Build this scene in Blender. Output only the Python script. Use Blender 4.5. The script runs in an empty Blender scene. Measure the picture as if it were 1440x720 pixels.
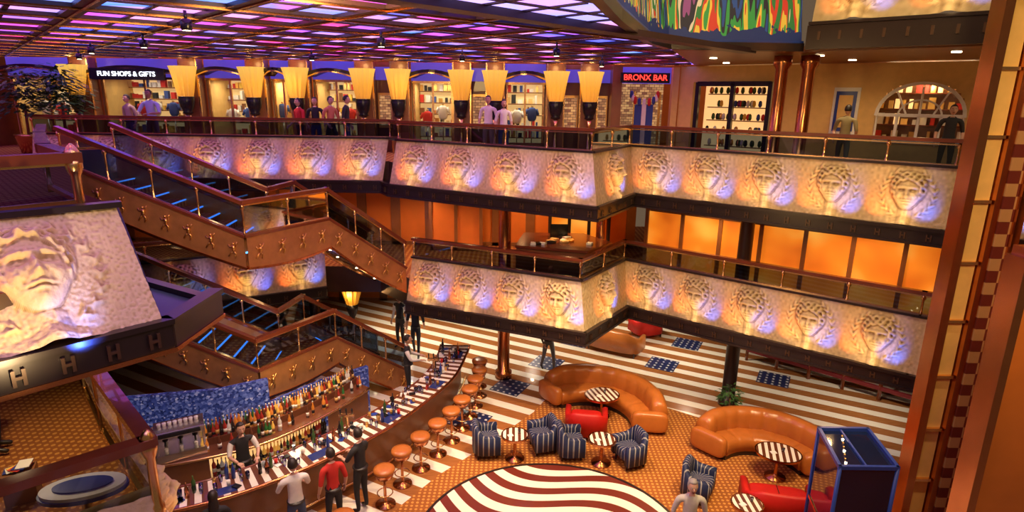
import bpy, math, random
import numpy as np
from mathutils import Vector, Matrix, Euler
random.seed(7); rng=np.random.default_rng(5)
SC=bpy.context.scene; COL=SC.collection
sin,cos,pi=math.sin,math.cos,math.pi
try:
    SC.view_settings.view_transform='Standard'
except Exception: pass

# ---------------------------------------------------------------- materials
class NT:
    def __init__(s,name):
        s.m=bpy.data.materials.new(name); s.m.use_nodes=True; s.t=s.m.node_tree
        s.b=s.t.nodes['Principled BSDF']; s.o=s.t.nodes['Material Output']
    def n(s,typ,**kw):
        nd=s.t.nodes.new(typ)
        for k,v in kw.items(): setattr(nd,k,v)
        return nd
    def l(s,a,b): s.t.links.new(a,b)
    def math(s,op,a,b=None,c=None):
        nd=s.n('ShaderNodeMath',operation=op)
        for i,x in enumerate((a,b,c)):
            if x is None: continue
            if isinstance(x,(int,float)): nd.inputs[i].default_value=x
            else: s.l(x,nd.inputs[i])
        return nd.outputs[0]
    def mix(s,f,a,b):
        nd=s.n('ShaderNodeMix',data_type='RGBA')
        for i,x in ((0,f),(6,a),(7,b)):
            if isinstance(x,(int,float)): nd.inputs[i].default_value=x
            elif isinstance(x,(tuple,list)): nd.inputs[i].default_value=(*x[:3],1)
            else: s.l(x,nd.inputs[i])
        return nd.outputs[2]
    def coord(s,kind='Object'):
        return s.n('ShaderNodeTexCoord').outputs[kind]
    def xyz(s,kind='Object'):
        sp=s.n('ShaderNodeSeparateXYZ'); s.l(s.coord(kind),sp.inputs[0]); return sp.outputs
    def noise(s,scale,detail=3,vec=None,color=False):
        nd=s.n('ShaderNodeTexNoise'); nd.inputs['Scale'].default_value=scale; nd.inputs['Detail'].default_value=detail
        s.l(vec if vec is not None else s.coord(),nd.inputs['Vector'])
        return nd.outputs[1 if color else 0]
    def ramp(s,f,stops,interp='LINEAR'):
        nd=s.n('ShaderNodeValToRGB'); cr=nd.color_ramp; cr.interpolation=interp
        while len(cr.elements)<len(stops): cr.elements.new(.5)
        for e,(p,c) in zip(cr.elements,stops): e.position=p; e.color=(*c,1)
        s.l(f,nd.inputs[0]); return nd.outputs[0]
    def bump(s,h,strength=.3,dist=.02):
        nd=s.n('ShaderNodeBump'); nd.inputs['Strength'].default_value=strength; nd.inputs['Distance'].default_value=dist
        s.l(h,nd.inputs['Height']); s.l(nd.outputs[0],s.b.inputs['Normal'])
    def set(s,color=None,rough=None,metal=None,emis=None,es=None,coat=None,sheen=None):
        b=s.b
        if color is not None:
            if isinstance(color,(tuple,list)): b.inputs['Base Color'].default_value=(*color[:3],1)
            else: s.l(color,b.inputs['Base Color'])
        if rough is not None: b.inputs['Roughness'].default_value=rough
        if metal is not None: b.inputs['Metallic'].default_value=metal
        if emis is not None:
            if isinstance(emis,(tuple,list)): b.inputs['Emission Color'].default_value=(*emis[:3],1)
            else: s.l(emis,b.inputs['Emission Color'])
            b.inputs['Emission Strength'].default_value=es or 1
        if coat is not None: b.inputs['Coat Weight'].default_value=coat
        return s.m

def simple(name,c,rough=.5,metal=0,es=0,ec=None,var=.15,scale=6,coat=0,bump=0):
    t=NT(name)
    f=t.noise(scale,4)
    col=t.mix(f,tuple(x*(1-var) for x in c),tuple(min(1,x*(1+var)) for x in c))
    t.set(col,rough,metal,coat=coat)
    if es: t.set(emis=ec or c,es=es)
    if bump: t.bump(t.noise(scale*6,4),bump,.01)
    return t.m

def m_stone(name,crevice_shade,lo,hi,bs):
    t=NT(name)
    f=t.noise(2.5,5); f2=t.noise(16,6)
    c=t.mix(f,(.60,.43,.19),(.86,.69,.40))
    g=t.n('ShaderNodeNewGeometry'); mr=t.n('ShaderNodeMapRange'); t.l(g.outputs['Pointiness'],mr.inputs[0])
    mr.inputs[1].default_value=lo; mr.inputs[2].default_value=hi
    c=t.mix(mr.outputs[0],crevice_shade,c)     # shade painted into the base colour of the recesses, crisper carving
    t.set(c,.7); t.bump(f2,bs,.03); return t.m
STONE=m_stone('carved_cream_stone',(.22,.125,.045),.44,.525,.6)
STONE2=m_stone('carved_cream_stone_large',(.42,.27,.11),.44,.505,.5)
DARK=simple('dark_bronze_trim',(.035,.022,.02),.28,.3)
WOOD=simple('mahogany_handrail',(.17,.04,.015),.22,0,var=.3,scale=3,coat=.5)
BRASS=simple('brass',(.85,.52,.22),.25,1)
COPPER=simple('copper_metal',(.55,.22,.09),.25,1)
GOLD=simple('gold_leaf',(.85,.52,.15),.35,1)
CHROME=simple('brushed_steel',(.7,.68,.65),.25,1)
BLACK=simple('black_lacquer',(.012,.012,.015),.25)
WHITE=simple('white_paint',(.8,.78,.72),.5)
CREAM=simple('cream_plaster',(.70,.45,.15),.7)
ORANGE=simple('orange_plaster',(.62,.17,.022),.6,var=.2,scale=2)
BROWNW=simple('brown_wood_panel',(.22,.085,.03),.35,var=.3,scale=3,coat=.2)
BEAM=simple('ceiling_beam_bronze',(.04,.018,.018),.4,.2)
SOFFIT=simple('bronze_soffit',(.09,.045,.025),.3,.3)
STRING=simple('stair_stringer_bronze',(.46,.21,.07),.38,.4,var=.35,scale=5,bump=.3)
LEATHER=simple('tan_leather',(.45,.14,.025),.33,var=.25,scale=3,coat=.2,bump=.1)
RED=simple('red_velvet',(.5,.008,.004),.55,var=.2)
SKIN=simple('skin',(.62,.36,.24),.5,var=.08)
SKIND=simple('skin_dark',(.35,.18,.10),.5,var=.08)
HAIR=simple('hair_dark',(.02,.013,.01),.5)
HAIRG=simple('hair_grey',(.35,.33,.3),.5)
SHOE=simple('shoe_leather',(.02,.015,.012),.4)
GREEN=simple('leaf_green',(.04,.11,.025),.5,var=.5,scale=8)
BLUE=simple('deep_blue_enamel',(.02,.05,.28),.3)
LEDGE=simple('midnight_blue_ledge',(.01,.014,.05),.3,.0)
NAVY=simple('navy_glass_panel',(.006,.012,.04),.06,coat=.8)
INDIGO=simple('indigo_glass_panel',(.08,.05,.3),.3,es=.4,ec=(.15,.1,.8))
MAROON=simple('maroon_cloth',(.16,.01,.015),.5)
LAMPW=simple('warm_lamp_glow',(1,.8,.5),.5,es=14,ec=(1,.78,.45))
BLUELED=simple('blue_led_strip',(.1,.35,1),.5,es=3,ec=(.08,.35,1))
YELDISP=simple('display_glow',(1,.7,.4),.6,es=.9,ec=(1,.56,.2),var=.4,scale=2)
def cloth(name,c): return simple(name,c,.8,var=.12,scale=12)

def m_glass(name='tinted_glass',tint=(.62,.68,.72)):
    t=NT(name); t.t.nodes.remove(t.b)
    tr=t.n('ShaderNodeBsdfTransparent'); tr.inputs[0].default_value=(*tint,1)
    gl=t.n('ShaderNodeBsdfGlossy'); gl.inputs['Roughness'].default_value=.03; gl.inputs[0].default_value=(.9,.9,.9,1)
    fr=t.n('ShaderNodeFresnel'); fr.inputs[0].default_value=1.6
    mx=t.n('ShaderNodeMixShader'); t.l(fr.outputs[0],mx.inputs[0]); t.l(tr.outputs[0],mx.inputs[1]); t.l(gl.outputs[0],mx.inputs[2])
    t.l(mx.outputs[0],t.o.inputs[0]); return t.m
GLASS=m_glass(); DGLASS=m_glass('dark_tinted_glass',(.15,.21,.30))

def m_floor():
    t=NT('striped_wood_floor'); X=t.xyz()
    a=math.radians(-28)
    s=t.math('ADD',t.math('MULTIPLY',X[0],-sin(a)),t.math('MULTIPLY',X[1],cos(a)))
    fr=t.math('FRACT',t.math('MULTIPLY',s,1/.62))
    k=t.math('LESS_THAN',fr,.45)
    mp=t.n('ShaderNodeMapping'); t.l(t.coord(),mp.inputs[0]); mp.inputs['Rotation'].default_value=(0,0,-a); mp.inputs['Scale'].default_value=(1,9,1)
    g=t.noise(3,5,mp.outputs[0])
    wood=t.mix(g,(.20,.065,.018),(.46,.19,.06))
    wh=t.mix(g,(.74,.68,.56),(.93,.89,.80))
    t.set(t.mix(k,wood,wh),.22,coat=.2); return t.m
FLOOR=m_floor()
def m_carpet(name,base,dot,period=.16):
    t=NT(name); X=t.xyz()
    def w(o,ph): return t.math('COSINE',t.math('MULTIPLY',t.math('ADD',o,ph),2*pi/period))
    u=t.math('ADD',X[0],X[1]); v=t.math('SUBTRACT',X[0],X[1])
    k=t.math('GREATER_THAN',t.math('MULTIPLY',w(u,0),w(v,0)),.35)
    t.set(t.mix(k,t.mix(t.noise(3),tuple(x*.8 for x in base),tuple(x*1.2 for x in base)),dot),.95)
    t.bump(t.noise(90,2),.3,.01); return t.m
CARPET=m_carpet('orange_dot_carpet',(.28,.085,.013),(.58,.26,.05),.20)
CARPETC=m_carpet('balcony_carpet',(.30,.08,.02),(.6,.3,.08),.3)
def m_rug():
    t=NT('wavy_striped_dance_floor'); X=t.xyz()
    a=math.radians(62)
    p=t.math('ADD',t.math('MULTIPLY',X[0],cos(a)),t.math('MULTIPLY',X[1],sin(a)))
    q=t.math('ADD',t.math('MULTIPLY',X[0],-sin(a)),t.math('MULTIPLY',X[1],cos(a)))
    wv=t.math('MULTIPLY',t.math('SINE',t.math('ADD',t.math('MULTIPLY',q,1.5),.3)),.42)
    fr=t.math('FRACT',t.math('MULTIPLY',t.math('ADD',p,wv),1/.46))
    k=t.math('LESS_THAN',fr,.5)
    t.set(t.mix(k,(.15,.024,.014),(.90,.80,.66)),.3,coat=.2); return t.m
RUG=m_rug()
def m_stripes(name,c1,c2,period,axis=0,duty=.5,rough=.6):
    t=NT(name); X=t.xyz()
    fr=t.math('FRACT',t.math('MULTIPLY',X[axis],1/period)); k=t.math('LESS_THAN',fr,duty)
    t.set(t.mix(k,c1,c2),rough); return t.m
def m_chair():
    t=NT('blue_striped_fabric'); X=t.xyz()
    an=t.math('ARCTAN2',X[1],X[0]); k=t.math('LESS_THAN',t.math('FRACT',t.math('MULTIPLY',an,3.2)),.2)
    t.set(t.mix(k,(.007,.015,.065),(.28,.27,.27)),.6); return t.m
CHAIRM=m_chair()
TABLEM=m_stripes('striped_table_top',(.12,.035,.015),(.85,.78,.66),.13,0,.5,.25)
REDBAND=m_stripes('red_cream_band',(.22,.02,.015),(.35,.18,.1),.24,2,.4,.4)
def m_mosaic():
    t=NT('blue_mosaic_tiles'); v=t.n('ShaderNodeTexVoronoi'); v.inputs['Scale'].default_value=22; t.l(t.coord(),v.inputs['Vector'])
    c=t.ramp(v.outputs['Color'],[(0,(.01,.015,.07)),(.5,(.03,.05,.22)),(.8,(.12,.16,.42)),(1,(.45,.45,.6))])
    t.set(c,.2,emis=c,es=.35); return t.m
MOSAIC=m_mosaic()
def m_star():
    t=NT('blue_star_tile'); v=t.n('ShaderNodeTexVoronoi',feature='F1'); v.inputs['Scale'].default_value=5.5; v.inputs['Randomness'].default_value=.0
    t.l(t.coord(),v.inputs['Vector'])
    k=t.math('LESS_THAN',v.outputs['Distance'],.2)
    t.set(t.mix(k,(.012,.022,.09),(.6,.6,.6)),.3); return t.m
STAR=m_star()
def m_ceil():
    t=NT('backlit_ceiling_glass'); X=t.xyz()
    mp=t.n('ShaderNodeMapping'); t.l(t.coord(),mp.inputs[0]); mp.inputs['Rotation'].default_value=(0,0,math.radians(-42)); mp.vector_type='POINT'
    sn=t.n('ShaderNodeVectorMath',operation='SNAP'); t.l(mp.outputs[0],sn.inputs[0]); sn.inputs[1].default_value=(.7,.7,100)
    wn=t.n('ShaderNodeTexWhiteNoise'); t.l(sn.outputs[0],wn.inputs['Vector'])
    big=t.noise(.28,2)
    f=t.math('ADD',t.math('MULTIPLY',wn.outputs['Value'],.5),t.math('MULTIPLY',t.math('SUBTRACT',big,.2),.95))
    c=t.ramp(f,[(.0,(.03,.07,.9)),(.3,(.10,.12,1)),(.42,(.5,.10,.95)),(.54,(.95,.05,.25)),(.62,(.2,.18,1)),(.72,(.9,.3,.7)),(.85,(.05,.22,1)),(1,(.6,.5,1))])
    edge=t.math('GREATER_THAN',t.math('SUBTRACT',t.math('ADD',X[0],1.1),t.math('MULTIPLY',t.math('SUBTRACT',X[1],7.1),.944)),0.)
    c=t.mix(t.math('MULTIPLY',edge,.5),c,(.55,.48,1))
    t.set((.1,.1,.15),.3,emis=c,es=2.1); return t.m
CEILG=m_ceil()
def m_mural():
    t=NT('painted_mural'); mp=t.n('ShaderNodeMapping'); t.l(t.coord(),mp.inputs[0]); mp.inputs['Scale'].default_value=(1.9,1.9,.20)
    f=t.noise(1.7,2,mp.outputs[0])
    c=t.ramp(f,[(.0,(.02,.02,.05)),(.34,(.02,.08,.35)),(.40,(.02,.02,.04)),(.43,(.04,.35,.08)),(.47,(.8,.6,.08)),(.505,(.65,.05,.03)),(.54,(.03,.22,.06)),(.585,(.75,.7,.55)),(.62,(.02,.02,.04)),(.70,(.3,.08,.3))],'CONSTANT')
    X=t.xyz(); s=t.math('ADD',X[2],t.math('MULTIPLY',t.math('SUBTRACT',12.5,X[1]),.28))
    top=t.math('GREATER_THAN',t.math('ADD',s,t.math('MULTIPLY',t.noise(1.5,2),.8)),10.45)
    low=t.math('LESS_THAN',t.math('ADD',X[2],t.math('MULTIPLY',t.noise(5,2),.5)),9.45)
    c2=t.ramp(t.noise(2.2,5),[(.3,(.015,.008,.01)),(.5,(.12,.03,.015)),(.62,(.45,.12,.05)),(.7,(.05,.02,.02))])
    cc=t.mix(low,t.mix(top,c,c2),(.012,.03,.16))
    t.set(cc,.6,emis=cc,es=.15); return t.m
MURAL=m_mural()
def m_orangeglow():
    t=NT('backlit_orange_panel'); f=t.noise(.8,2)
    c=t.ramp(f,[(.3,(.55,.09,.004)),(.5,(.9,.22,.012)),(.68,(1,.45,.06))]); t.set((.4,.12,.01),.5,emis=c,es=.85); return t.m
OGLOW=m_orangeglow()
def m_check():
    t=NT('maroon_cream_checker'); c=t.n('ShaderNodeTexChecker'); c.inputs['Scale'].default_value=5; t.l(t.coord(),c.inputs[0])
    c.inputs[1].default_value=(.12,.02,.015,1); c.inputs[2].default_value=(.40,.22,.10,1); t.set(c.outputs[0],.35); return t.m
CHECK=m_check()
def m_merch():
    t=NT('shop_interior_display'); b=t.n('ShaderNodeTexBrick'); b.inputs['Scale'].default_value=3
    mp=t.n('ShaderNodeMapping'); t.l(t.coord(),mp.inputs[0]); mp.inputs['Rotation'].default_value=(pi/2,0,0); t.l(mp.outputs[0],b.inputs[0])
    b.inputs[1].default_value=(.9,.55,.2,1); b.inputs[2].default_value=(.25,.10,.05,1); b.inputs[3].default_value=(.08,.03,.02,1)
    t.set(b.outputs[0],.6,emis=b.outputs[0],es=.5); return t.m
MERCH=m_merch()
t=NT('gold_pleated_fabric'); X=t.xyz(); f=t.math('MULTIPLY',t.math('SUBTRACT',X[2],7.5),.9)
t.set((.7,.4,.06),.6,emis=t.ramp(f,[(0,(.5,.17,.01)),(.5,(.9,.42,.03)),(1,(1,.68,.12))]),es=.7); FANM=t.m

# ---------------------------------------------------------------- mesh builder
import bmesh
class MB:
    def __init__(s): s.v=[];s.f=[];s.m=[];s.sm=[];s.mats=[]
    def mi(s,mat):
        if mat not in s.mats: s.mats.append(mat)
        return s.mats.index(mat)
    def add(s,vs,fs,mat,smooth=False):
        o=len(s.v); s.v+= [tuple(x) for x in vs]; k=s.mi(mat)
        for f in fs: s.f.append(tuple(i+o for i in f)); s.m.append(k); s.sm.append(smooth)
    def box(s,c,size,mat,rz=0,R=None):
        hx,hy,hz=[q/2 for q in size]; vs=[]
        M=R if R is not None else Matrix.Rotation(rz,3,'Z')
        for x in(-hx,hx):
            for y in(-hy,hy):
                for z in(-hz,hz): vs.append(Vector(c)+M@Vector((x,y,z)))
        s.add(vs,[(0,1,3,2),(4,6,7,5),(0,4,5,1),(2,3,7,6),(0,2,6,4),(1,5,7,3)],mat)
    def beam(s,a,b,w,h,mat,ext=0):
        a=Vector(a);b=Vector(b);d=(b-a); L=d.length
        if L<1e-5: return
        d.normalize(); side=d.cross(Vector((0,0,1)))
        if side.length<1e-4: side=Vector((1,0,0))
        side.normalize(); up=side.cross(d)
        R=Matrix((side,d,up)).transposed()
        s.box((a+b)/2,(w,L+2*ext,h),mat,R=R)
    def prism(s,poly,z0,z1,mat,top=None):
        n=len(poly); vs=[(x,y,z0) for x,y in poly]+[(x,y,z1) for x,y in poly]
        s.add(vs,[tuple(range(n))[::-1]]+[(i,(i+1)%n,n+(i+1)%n,n+i) for i in range(n)],mat)
        s.add([(x,y,z1) for x,y in poly],[tuple(range(n))],top or mat)
    def quad(s,a,b,c,d,mat): s.add([a,b,c,d],[(0,1,2,3)],mat)
    def tube(s,pts,rad,mat,n=8,smooth=True,flat=1.0):
        pts=[Vector(p) for p in pts]
        if not hasattr(rad,'__len__'): rad=[rad]*len(pts)
        vs=[];fs=[]; ref=None
        for i,p in enumerate(pts):
            d=(pts[min(i+1,len(pts)-1)]-pts[max(i-1,0)]).normalized()
            if ref is None:
                ref=Vector((0,0,1)) if abs(d.z)<.9 else Vector((1,0,0))
            u=d.cross(ref); 
            if u.length<1e-4: u=d.cross(Vector((0,1,0)))
            u.normalize(); w=u.cross(d).normalized(); ref=w
            for k in range(n):
                a=2*pi*k/n; vs.append(p+(u*cos(a)+w*sin(a)*flat)*rad[i])
        for i in range(len(pts)-1):
            for k in range(n): fs.append((i*n+k,i*n+(k+1)%n,(i+1)*n+(k+1)%n,(i+1)*n+k))
        fs.append(tuple(range(n))[::-1]); fs.append(tuple((len(pts)-1)*n+k for k in range(n)))
        s.add(vs,fs,mat,smooth)
    def lathe(s,prof,c,mat,n=16,smooth=True,pleat=0):
        vs=[];fs=[]
        for r,z in prof:
            for k in range(n):
                a=2*pi*k/n; rr=r*(1+pleat*(1 if k%2 else -1)); vs.append((c[0]+rr*cos(a),c[1]+rr*sin(a),c[2]+z))
        for i in range(len(prof)-1):
            for k in range(n): fs.append((i*n+k,i*n+(k+1)%n,(i+1)*n+(k+1)%n,(i+1)*n+k))
        fs.append(tuple(range(n))[::-1]); fs.append(tuple((len(prof)-1)*n+k for k in range(n)))
        s.add(vs,fs,mat,smooth)
    def sell(s,c,size,mat,e=.35,n=10,m=16,R=None,fn=None):
        vs=[];fs=[]
        def pw(x): return math.copysign(abs(x)**e,x)
        for i in range(n+1):
            t=-pi/2+pi*i/n
            for k in range(m):
                a=2*pi*k/m
                p=Vector((pw(cos(t))*pw(cos(a))*size[0]/2,pw(cos(t))*pw(sin(a))*size[1]/2,pw(sin(t))*size[2]/2))
                if fn: p=fn(p)
                if R is not None: p=R@p
                vs.append(Vector(c)+p)
        for i in range(n):
            for k in range(m): fs.append((i*m+k,i*m+(k+1)%m,(i+1)*m+(k+1)%m,(i+1)*m+k))
        s.add(vs,fs,mat,True)
    def sweep(s,path,prof,mat,smooth=True,scal=None):
        P=[Vector((x,y)) for x,y in path]; n=len(prof); vs=[];fs=[]
        for i,p in enumerate(P):
            d=(P[min(i+1,len(P)-1)]-P[max(i-1,0)]).normalized(); nr=Vector((d.y,-d.x))
            for o,z in prof:
                o2,z2=(o,z) if scal is None else scal(i/(len(P)-1),o,z)
                q=p+nr*o2; vs.append((q.x,q.y,z2))
        for i in range(len(P)-1):
            for k in range(n): fs.append((i*n+k,i*n+(k+1)%n,(i+1)*n+(k+1)%n,(i+1)*n+k))
        fs.append(tuple(range(n))[::-1]); fs.append(tuple((len(P)-1)*n+k for k in range(n)))
        s.add(vs,fs,mat,smooth)
    def obj(s,name,loc=(0,0,0),rz=0,bevel=0):
        me=bpy.data.meshes.new(name); me.from_pydata(s.v,[],s.f)
        for m in s.mats: me.materials.append(m)
        me.polygons.foreach_set('material_index',s.m); me.polygons.foreach_set('use_smooth',s.sm); me.update()
        bm=bmesh.new(); bm.from_mesh(me); bmesh.ops.recalc_face_normals(bm,faces=bm.faces); bm.to_mesh(me); bm.free()
        o=bpy.data.objects.new(name,me); COL.objects.link(o); o.location=loc; o.rotation_euler[2]=rz
        if bevel:
            b=o.modifiers.new('bevel','BEVEL'); b.width=bevel; b.segments=2; b.limit_method='ANGLE'
        return o
def inst(o,loc,rz=0,sc=1):
    q=o.copy(); COL.objects.link(q); q.location=loc; q.rotation_euler[2]=rz; q.scale=(sc,)*3; return q

# ---------------------------------------------------------------- lights
def light(name,typ,loc,power,color=(1,.75,.45),size=.3,rot=None,target=None,spot=None,blend=.6,sy=None):
    d=bpy.data.lights.new(name,typ); d.energy=power; d.color=color
    if typ=='AREA':
        d.size=size
        if sy: d.shape='RECTANGLE'; d.size_y=sy
    else: d.shadow_soft_size=size
    if typ=='SPOT': d.spot_size=math.radians(spot or 80); d.spot_blend=blend
    o=bpy.data.objects.new(name,d); COL.objects.link(o); o.location=loc
    if target is not None: o.rotation_euler=(Vector(target)-Vector(loc)).to_track_quat('-Z','Y').to_euler()
    return o

def offset(poly,d):
    P=[Vector(p) for p in poly]; out=[]
    for i,p in enumerate(P):
        ns=[]
        if i>0: e=(P[i]-P[i-1]).normalized(); ns.append(Vector((-e.y,e.x)))
        if i<len(P)-1: e=(P[i+1]-P[i]).normalized(); ns.append(Vector((-e.y,e.x)))
        if len(ns)==2:
            m=(ns[0]+ns[1]).normalized(); k=d/max(m.dot(ns[0]),.45)
        else: m=ns[0];k=d
        out.append((p.x+m.x*k,p.y+m.y*k))
    return out

def face_h(x,y):
    g=lambda cx,cy,sx,sy: np.exp(-((x-cx)/sx)**2-((y-cy)/sy)**2)
    jaw=.205*(1-.32*np.clip((.46-y)/.26,0,1))
    e=(x/jaw)**2+((y-.53)/.30)**2
    h=.19*np.sqrt(np.clip(1-e,0,1))
    inside=np.clip((1-e)*3,0,1)
    f=.055*g(0,.51,.022,.075)+.045*g(0,.455,.034,.024)-.08*g(.078,.565,.05,.028)-.08*g(-.078,.565,.05,.028)
    f+=.045*g(.078,.563,.030,.016)+.045*g(-.078,.563,.030,.016)+.036*g(.08,.612,.06,.016)+.036*g(-.08,.612,.06,.016)
    f+=.032*g(0,.392,.055,.012)+.032*g(0,.362,.045,.012)-.05*g(0,.377,.06,.009)+.035*g(0,.30,.04,.03)
    f+=.02*g(.12,.46,.04,.05)+.02*g(-.12,.46,.04,.05)-.012*g(.08,.42,.02,.03)-.012*g(-.08,.42,.02,.03)
    h+=f*inside
    e2=(x/.265)**2+((y-.62)/.285)**2
    hair=np.clip((1-e2)*4,0,1)*np.clip((e-.62+np.clip(y-.66,0,1)*4)*3,0,1)*(y>.36)
    h+=hair*(.07+.05*np.sin(55*x+20*y)*np.sin(50*y-12*x))
    nk=np.clip((.105-np.abs(x))*14,0,1)*np.clip((.34-y)*9,0,1); h=np.maximum(h,.06*nk)
    h+=.05*np.clip(1-((np.abs(x)-.02)/.30)**2,0,1)*np.clip((.14-y-.25*np.abs(x))*12,0,1)
    for sgn in(-1,1):
        for k in range(8):
            a=math.radians(-62+k*17); cx=sgn*.37*cos(a); cy=.52+.40*sin(a)
            for io in(-1,1):
                tx=-sin(a)*sgn*.8+io*cos(a)*.5*sgn; ty=cos(a)*.8+io*.5*sin(a); L=math.hypot(tx,ty); tx/=L;ty/=L
                dx=x-cx-tx*.035; dy=y-cy-ty*.035
                h+=.034*np.exp(-((dx*tx+dy*ty)/.04)**2-((dx*ty-dy*tx)/.014)**2)
    return h
def relief(name,At,Bt,Ab,Bb,nf,res=.018,amp=1.0,phase=0,lights=True,lp=1.0,mat=None):
    At,Bt,Ab,Bb=[Vector(p) for p in(At,Bt,Ab,Bb)]
    L=((Bt-At).length+(Bb-Ab).length)/2; H=((At-Ab).length+(Bt-Bb).length)/2
    nu=max(8,int(L/res)); nv=max(8,int(H/res))
    U,Vv=np.meshgrid(np.linspace(0,1,nu+1),np.linspace(0,1,nv+1))
    h=np.zeros_like(U); pitch=L/max(nf,1)
    cs=[]
    for k in range(nf):
        c=(k+.5+phase)*pitch; cs.append(c/L)
        x=(U*L-c)/H
        h+=face_h(x,Vv)*np.clip((.62-np.abs(x))*10,0,1)
    nz=rng.random((nv//3+3,nu//3+3)); nz=np.kron(nz,np.ones((3,3)))[:nv+1,:nu+1]
    for _ in range(2): nz=(nz+np.roll(nz,1,0)+np.roll(nz,1,1)+np.roll(nz,-1,0))/4
    h=h+.012*(nz-.5)
    h*=amp*H
    N=(Bb-Ab).cross(At-Ab).normalized()
    A=np.array; 
    pos=((1-Vv)[...,None]*((1-U)[...,None]*A(Ab)+U[...,None]*A(Bb))+Vv[...,None]*((1-U)[...,None]*A(At)+U[...,None]*A(Bt)))+h[...,None]*A(N)
    vs=pos.reshape(-1,3).tolist(); W=nu+1
    fs=[(j*W+i,j*W+i+1,(j+1)*W+i+1,(j+1)*W+i) for j in range(nv) for i in range(nu)]
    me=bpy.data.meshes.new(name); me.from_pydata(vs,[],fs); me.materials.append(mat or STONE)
    me.polygons.foreach_set('use_smooth',[True]*len(fs)); me.update()
    o=bpy.data.objects.new(name,me); COL.objects.link(o)
    if lights:
        for c in cs:
            b=Ab.lerp(Bb,c); d=(Bb-Ab).normalized(); up=(At-Ab).normalized()
            for sg,colr,pw,tt,off,hz in((-1,(1,.17,.015),17,.30,.32,.38),(1,(.03,.11,1),36,.32,.32,.38),(0,(1,.68,.30),27,0,.62,.42)):
                src=b+d*(sg*.42*H)+N*(off*H)-up*((0 if sg else .10)*H)
                light('relief_uplight','SPOT',src,pw*lp*H*H,colr,.02,target=b+d*(sg*tt*H)+up*(hz*H),spot=72,blend=1)
    return o

def railing(name,pts,z_lo,z_hi,glass=None,posts=1.25,hw=.13,hh=.07):
    mb=MB(); glass=glass or DGLASS; pts=[Vector(p) for p in pts]
    for a,b in zip(pts[:-1],pts[1:]):
        lo=Vector((0,0,z_lo)); hi=Vector((0,0,z_hi))
        mb.beam(a+hi,b+hi,hw,hh,WOOD,ext=hw*.35)
        mb.beam(a+hi*1-Vector((0,0,.07)),b+hi-Vector((0,0,.07)),.03,.03,BRASS)
        mb.beam(a+lo+Vector((0,0,.02)),b+lo+Vector((0,0,.02)),.06,.05,BRASS)
        mb.quad(a+lo,b+lo,b+hi,a+hi,glass)
        L=(b-a).length; n=max(1,round(L/posts))
        for i in range(n+1):
            p=a.lerp(b,i/n)
            mb.lathe([(.035,z_lo-.05),(.035,z_lo+.06),(.022,z_lo+.08),(.022,z_hi-.16),(.045,z_hi-.13),(.045,z_hi-.08),(.025,z_hi-.05),(.025,z_hi)],p,BRASS,8)
    return mb.obj(name)

def fascia(poly,zf,nfs,tag,skip=(),lp=1.0,slope=.26):
    pb=offset(poly,.06); pt=offset(poly,.06+slope); pr=offset(poly,.12+slope); pi_=offset(poly,.5)
    for i,n in enumerate(nfs):
        if i in skip or n is None: continue
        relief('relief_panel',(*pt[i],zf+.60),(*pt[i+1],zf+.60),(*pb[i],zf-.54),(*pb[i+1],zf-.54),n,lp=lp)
    mb=MB()
    for i in range(len(poly)-1):
        if i in skip: continue
        a,b=poly[i],poly[i+1]; a2,b2=pi_[i],pi_[i+1]
        mb.add([(*a,zf-.88),(*b,zf-.88),(*b,zf-.60),(*a,zf-.60),(*a2,zf-.88),(*b2,zf-.88),(*b2,zf-.54),(*a2,zf-.54)],
               [(0,1,2,3),(4,5,6,7),(0,1,5,4),(3,2,6,7),(0,3,7,4),(1,2,6,5)],DARK)
        mb.beam((*a,zf-.57),(*b,zf-.57),.10,.07,DARK,.02)
        mb.beam((*a,zf-.86),(*b,zf-.86),.08,.05,DARK,.02)
        mb.beam((*pt[i],zf+.62),(*pt[i+1],zf+.62),.12,.05,DARK,.02)
        L=math.dist(a,b); k=int(L/.42); d=Vector((b[0]-a[0],b[1]-a[1])).normalized(); nr=Vector((d.y,-d.x))
        for j in range(k):
            t=(j+.5)/k; x=a[0]+(b[0]-a[0])*t+nr.x*.012; y=a[1]+(b[1]-a[1])*t+nr.y*.012; rz=math.atan2(d.y,d.x)
            mb.box((x,y,zf-.73),(.025,.03,.13),SOFFIT,rz); mb.box((x+d.x*.07,y+d.y*.07,zf-.73),(.025,.03,.13),SOFFIT,rz); mb.box((x+d.x*.035,y+d.y*.035,zf-.73),(.07,.03,.025),SOFFIT,rz)
    mb.obj('trim_'+tag)
    segs=[];cur=[]
    for i in range(len(poly)-1):
        if i in skip:
            if len(cur)>1: segs.append(cur)
            cur=[]; continue
        if not cur: cur=[pr[i]]
        cur.append(pr[i+1])
    if len(cur)>1: segs.append(cur)
    for sg in segs: railing('balcony_railing',[(x,y,zf) for x,y in sg],.62,1.1)

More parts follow.
